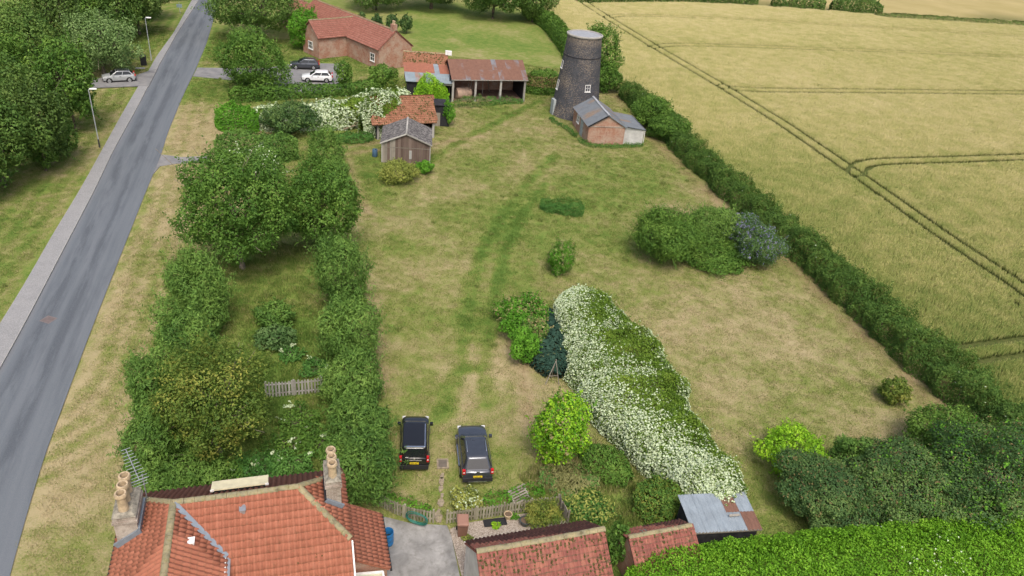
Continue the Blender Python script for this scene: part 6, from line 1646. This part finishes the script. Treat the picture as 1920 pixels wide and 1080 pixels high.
plant('evergreen_bush', 'dark round evergreen bush nearest the tin roofed shed', 'bush', (1456, 850, 1630, 992), L_DARK, .13, 0, lobes=22, fuzz=.08, size=(.24, .46), jit=.45, shoot=.9, cov=1.9, extra=[('brown_tips', L_BROWN, .07, .12, .5)])
plant('evergreen_bush', 'dark round evergreen bush with brown tips in the middle', 'bush', (1588, 832, 1805, 995), L_DARK, .13, 0, lobes=28, fuzz=.08, size=(.22, .42), jit=.45, shoot=.9, cov=1.9, extra=[('brown_tips', L_BROWN, .07, .12, .5), ('fresh_tips', L_VIVID, .05, .16, .5)])
plant('evergreen_bush', 'big dark evergreen bush joining the field hedge', 'bush', (1740, 795, 1975, 990), L_DARK, .13, 0, lobes=28, fuzz=.09, size=(.22, .42), jit=.45, shoot=1.0, cov=1.8, extra=[('fresh_tips', L_VIVID, .12, .17, .5), ('brown_tips', L_BROWN, .05, .13, .5)])
plant('leafy_bush', 'mid green leafy bush behind the dark evergreens', 'bush', (1700, 765, 1850, 880), L_TREE, .18, 0, lobes=24, cov=1.6)

# ---- laurel hedge along the bottom right
lp = np.array([G2(x, y, 2.6) for x, y in ((1160, 1105), (1400, 1068), (1650, 1042), (1960, 1018), (2080, 1008))])
hedge('laurel_hedge', 'glossy bright green laurel hedge beside the brick shed', 'hedge', lp, 5.4, [2.5, 2.7, 2.8, 2.9, 2.9], L_LAUREL, .14, 1.8, 350, W=.55, rag=.05, jit=.85, lump=.5, shoot=.12,
      extra=[('blossom', F_WHITE, .02, .11, .9, lambda X, S, r, p: (fbm(p[:, 0], p[:, 1], 1.6, 17) > .55) & (p[:, 0] > 19) & (p[:, 0] < 25))])

# ---- the white flowering mound and its neighbours
vp = np.array([(5.4, 54.0), (6.6, 49.5), (8.2, 44.5), (9.3, 40.0), (10.6, 36.5), (12.3, 33.2), (13.1, 31.4), (13.5, 30.0)])
def cond_fl(X, S, r, p):
    f = fbm(p[:, 0], p[:, 1], 1.1, 33) - .5; f2 = fbm(p[:, 0], p[:, 1], 3.5, 37) - .5
    edge = np.interp(S, [0, .08, .2, .45, .62, .78, 1], [.5, -.1, -.48, -.56, -.42, .0, .9])     # how far the dense band reaches across
    t = (edge - X) / .16 + 3.2 * f + 1.5 * f2
    dense = 1 / (1 + np.exp(-np.clip(t, -30, 30)))
    sparse = np.clip(.12 + 1.3 * f + .5 * np.clip((np.abs(X) - .8) * 5, 0, 1), 0, .6)
    clump = np.clip((fbm(p[:, 0] + .7 * p[:, 2], p[:, 1], .5, 39, 2) - .25) * 5, 0, 1)       # flowers come in sprays
    return r.random(len(X)) < np.maximum(dense * (.42 + .55 * clump), sparse * clump)
hedge('flowering_vine', 'great mound of cream flowering vine over the old sheds', 'vine', vp, [4.4, 5.6, 6.9, 7.6, 7.3, 5.4, 3.9, 2.8], [2.1, 2.2, 2.25, 2.25, 2.3, 2.5, 2.7, 2.55], L_VINE, .14, 1.9, 360, rag=.15, lump=1.5, shoot=.7,
      extra=[('blossom', F_WHITE, .85, .135, .8, cond_fl)])
plant('spent_shrub', 'rounded green shrub with pinkish seed heads by the flowering mound', 'shrub', (932, 552, 1032, 622), L_VIVID, .17, 0, lobes=16, extra=[('seed_head', F_PINK, .28, .16, .7)])
plant('spent_shrub', 'bright green rounded shrub beside the green mown track', 'shrub', (942, 580, 1002, 640), L_VIVID, .17, 0, lobes=14)
plant('spent_shrub', 'green shrub with yellow pink heads beside the dark netting', 'shrub', (972, 592, 1030, 652), L_FEATHER, .17, 0, lobes=12, extra=[('seed_head', F_PINK, .35, .16, .7)])
plant('spent_shrub', 'small upright vivid green shrub in front of the netting', 'shrub', (955, 612, 1012, 682), L_VIVID, .16, 0, lobes=14, tang='up')
plant('golden_shrub', 'lime and gold leaved shrub at the end of the flowering mound', 'shrub', (1002, 736, 1106, 872), L_BRIGHT, .18, 0, lobes=24, cov=1.5, fuzz=.17, extra=[('cream_tips', F_PINK, .10, .16, .7), ('green_leaves', L_VIVID, .35, .17, .55)])
hedge('netting_cover', 'dark teal netting sagging over a frame beside flowering mound', 'netting', np.array([G2(1030, 592), G2(1036, 650), G2(1042, 712)]) + [-.25, 0], [3.0, 4.0, 3.0], [1.0, 1.1, 1.0], L_TEAL, .3, 2.2, 361, rag=.08, jit=.2, W=.9, shoot=.1, extra=[('dry_stems', L_STRAW, .03, .22, .3, lambda X, S, r, p: S > .4)])
hedge('weed_bank', 'dark leafy weeds at the shaded foot of the flowering mound', 'weeds', W2((1090, 850), (1130, 880), (1180, 910)), 2.2, 1.3, L_TREE, .17, 1.4, 362, rag=.3)
hedge('bramble_bank', 'tangled green bramble behind the small brick shed', 'bush', W2((1185, 950), (1230, 960), (1272, 955)), 2.6, 1.9, L_APPLE, .16, 1.5, 363, rag=.3, extra=[('leaves', L_TREE, .6, .17, .55, lambda X, S, r, p: p[:, 2] > .2)])
plant('bramble_bush', 'green bramble at the gable of the small brick shed', 'bush', (1138, 985, 1180, 1060), L_TREE, .16, 0, lobes=14)
hedge('tall_grass', 'pale dry tall grass beside the golden shrub', 'grass', W2((1010, 900), (1060, 905), (1120, 912)), 3.0, 1.0, L_STRAW, .3, .7, 364, tang='up', W=.14, rag=.3, extra=[('green_leaves', L_WEED, .35, .22, .3, lambda X, S, r, p: p[:, 2] < .8)])
hedge('tall_grass', 'green weeds spreading below the flowering mound to the fence', 'weeds', W2((1050, 940), (1100, 955), (1150, 960)), 3.0, .8, L_WEED, .2, .9, 365, tang='up', W=.3, rag=.3, extra=[('yellow_leaves', L_YELLOW, .4, .18, .5, lambda X, S, r, p: p[:, 2] > .2)])
plant('flower_bush', 'cream flowered bush at the gate end of picket fence', 'bush', (845, 915, 905, 965), L_YELLOW, .15, 0, lobes=14, extra=[('blossom', F_WHITE, .15, .13, .8)])
hedge('fence_weeds', 'green weeds growing behind the long picket fence', 'weeds', W2((905, 945), (960, 935), (1020, 925)), 1.0, .5, L_VIVID, .14, .6, 366, rag=.6, lump=.6)
hedge('fence_weeds', 'green weeds growing behind the short picket fence', 'weeds', W2((725, 935), (770, 955), (808, 965)), .9, .45, L_VIVID, .14, .6, 367, rag=.6, lump=.6)
plant('lavender_bush', 'brownish twiggy shrub in the corner of the picket fence', 'shrub', (985, 930, 1055, 985), L_APPLE, .15, 0, lobes=14, tang='up', W=.25, fuzz=.2)
for x, y, s, lbl, mt in ((1225, 640, 9, 'small green tuft beside the flowering mound in dry grass', L_VIVID), (930, 985, 9, 'small green tuft in the gravel bed', L_BRIGHT), (876, 1010, 9, 'yellow green plant beside the brown bin on gravel', L_YELLOW), (964, 968, 9, 'small green plant by the clay pot on gravel', L_VIVID)):
    plant('weed_tuft', lbl, 'weed', (x - s, y - s * .7, x + s, y + s * .7), mt, .12, 0, lobes=8)

# ---- neighbour's garden and the far hedges
plant('garden_tree', 'big dark tree standing by the road at the neighbour', 'tree', (400, -60, 556, 58), L_WOOD, .34, 1.2, lobes=34)
plant('garden_bush', 'large light green bush beside the neighbour drive', 'bush', (418, 62, 536, 172), L_TREE, .28, 0, lobes=26)
plant('house_creeper', 'vivid green creeper on the neighbour house wall', 'creeper', (543, 18, 602, 92), L_VIVID, .28, 0, lobes=18)
for i in range(5):
    x = 650 + i * 28
    plant('garden_conifer', 'dark clipped conifer in the row behind the neighbour house', 'conifer', (x - 13, 26, x + 13, 62), L_DARK, .28, 0, 'conifer row behind the neighbour house', lobes=10)
for bx in ((650, -70, 760, 8), (750, -70, 870, 6), (870, -60, 985, 24), (960, -45, 1045, 30)):
    plant('garden_tree', 'dark tree at the far end of the neighbour lawn', 'tree', bx, L_WOOD, .38, 1.0, 'trees behind the neighbour lawn', lobes=26)
plant('garden_shrub', 'dark green shrub beside the neighbour house gable', 'shrub', (690, 120, 750, 172), L_TREE, .28, 0, lobes=14)
plant('garden_shrub', 'dark green shrub against the neighbour yard wall', 'shrub', (628, 110, 660, 165), L_TREE, .26, 0, lobes=12)
hedge('boundary_hedge', 'dark hedge between the neighbour lawn and the wheat', 'hedge', W2((985, 25), (1030, 55), (1058, 90), (1072, 115)), 2.6, 3.0, L_TREE, .32, 1.5, 370)
far_pts = [((1080, 6), (1250, 4), (1418, 10)), ((1446, 12), (1500, 14), (1544, 18)), ((1556, 20), (1600, 22), (1652, 27))]
fl_ = ['long far hedge at the top of the wheat field', 'short far hedge between two gaps beyond the wheat', 'last short far hedge beside the pale field margin']
for i, q in enumerate(far_pts):
    hedge('far_hedge', fl_[i], 'hedge', W2(*q), 4.0, 3.4, L_WOOD, .45, 1.4, 380 + i)
pm = hedge('field_margin', 'pale dry grass margin between the two wheat fields', 'grass', W2((1640, 32), (1780, 40), (1940, 50)), 5.0, 1.0, L_STRAW, .5, .9, 390, tang='up', W=.25, extra=[('green_leaves', L_TREE, .35, .45, .3, lambda X, S, r, p: p[:, 2] > .1)])
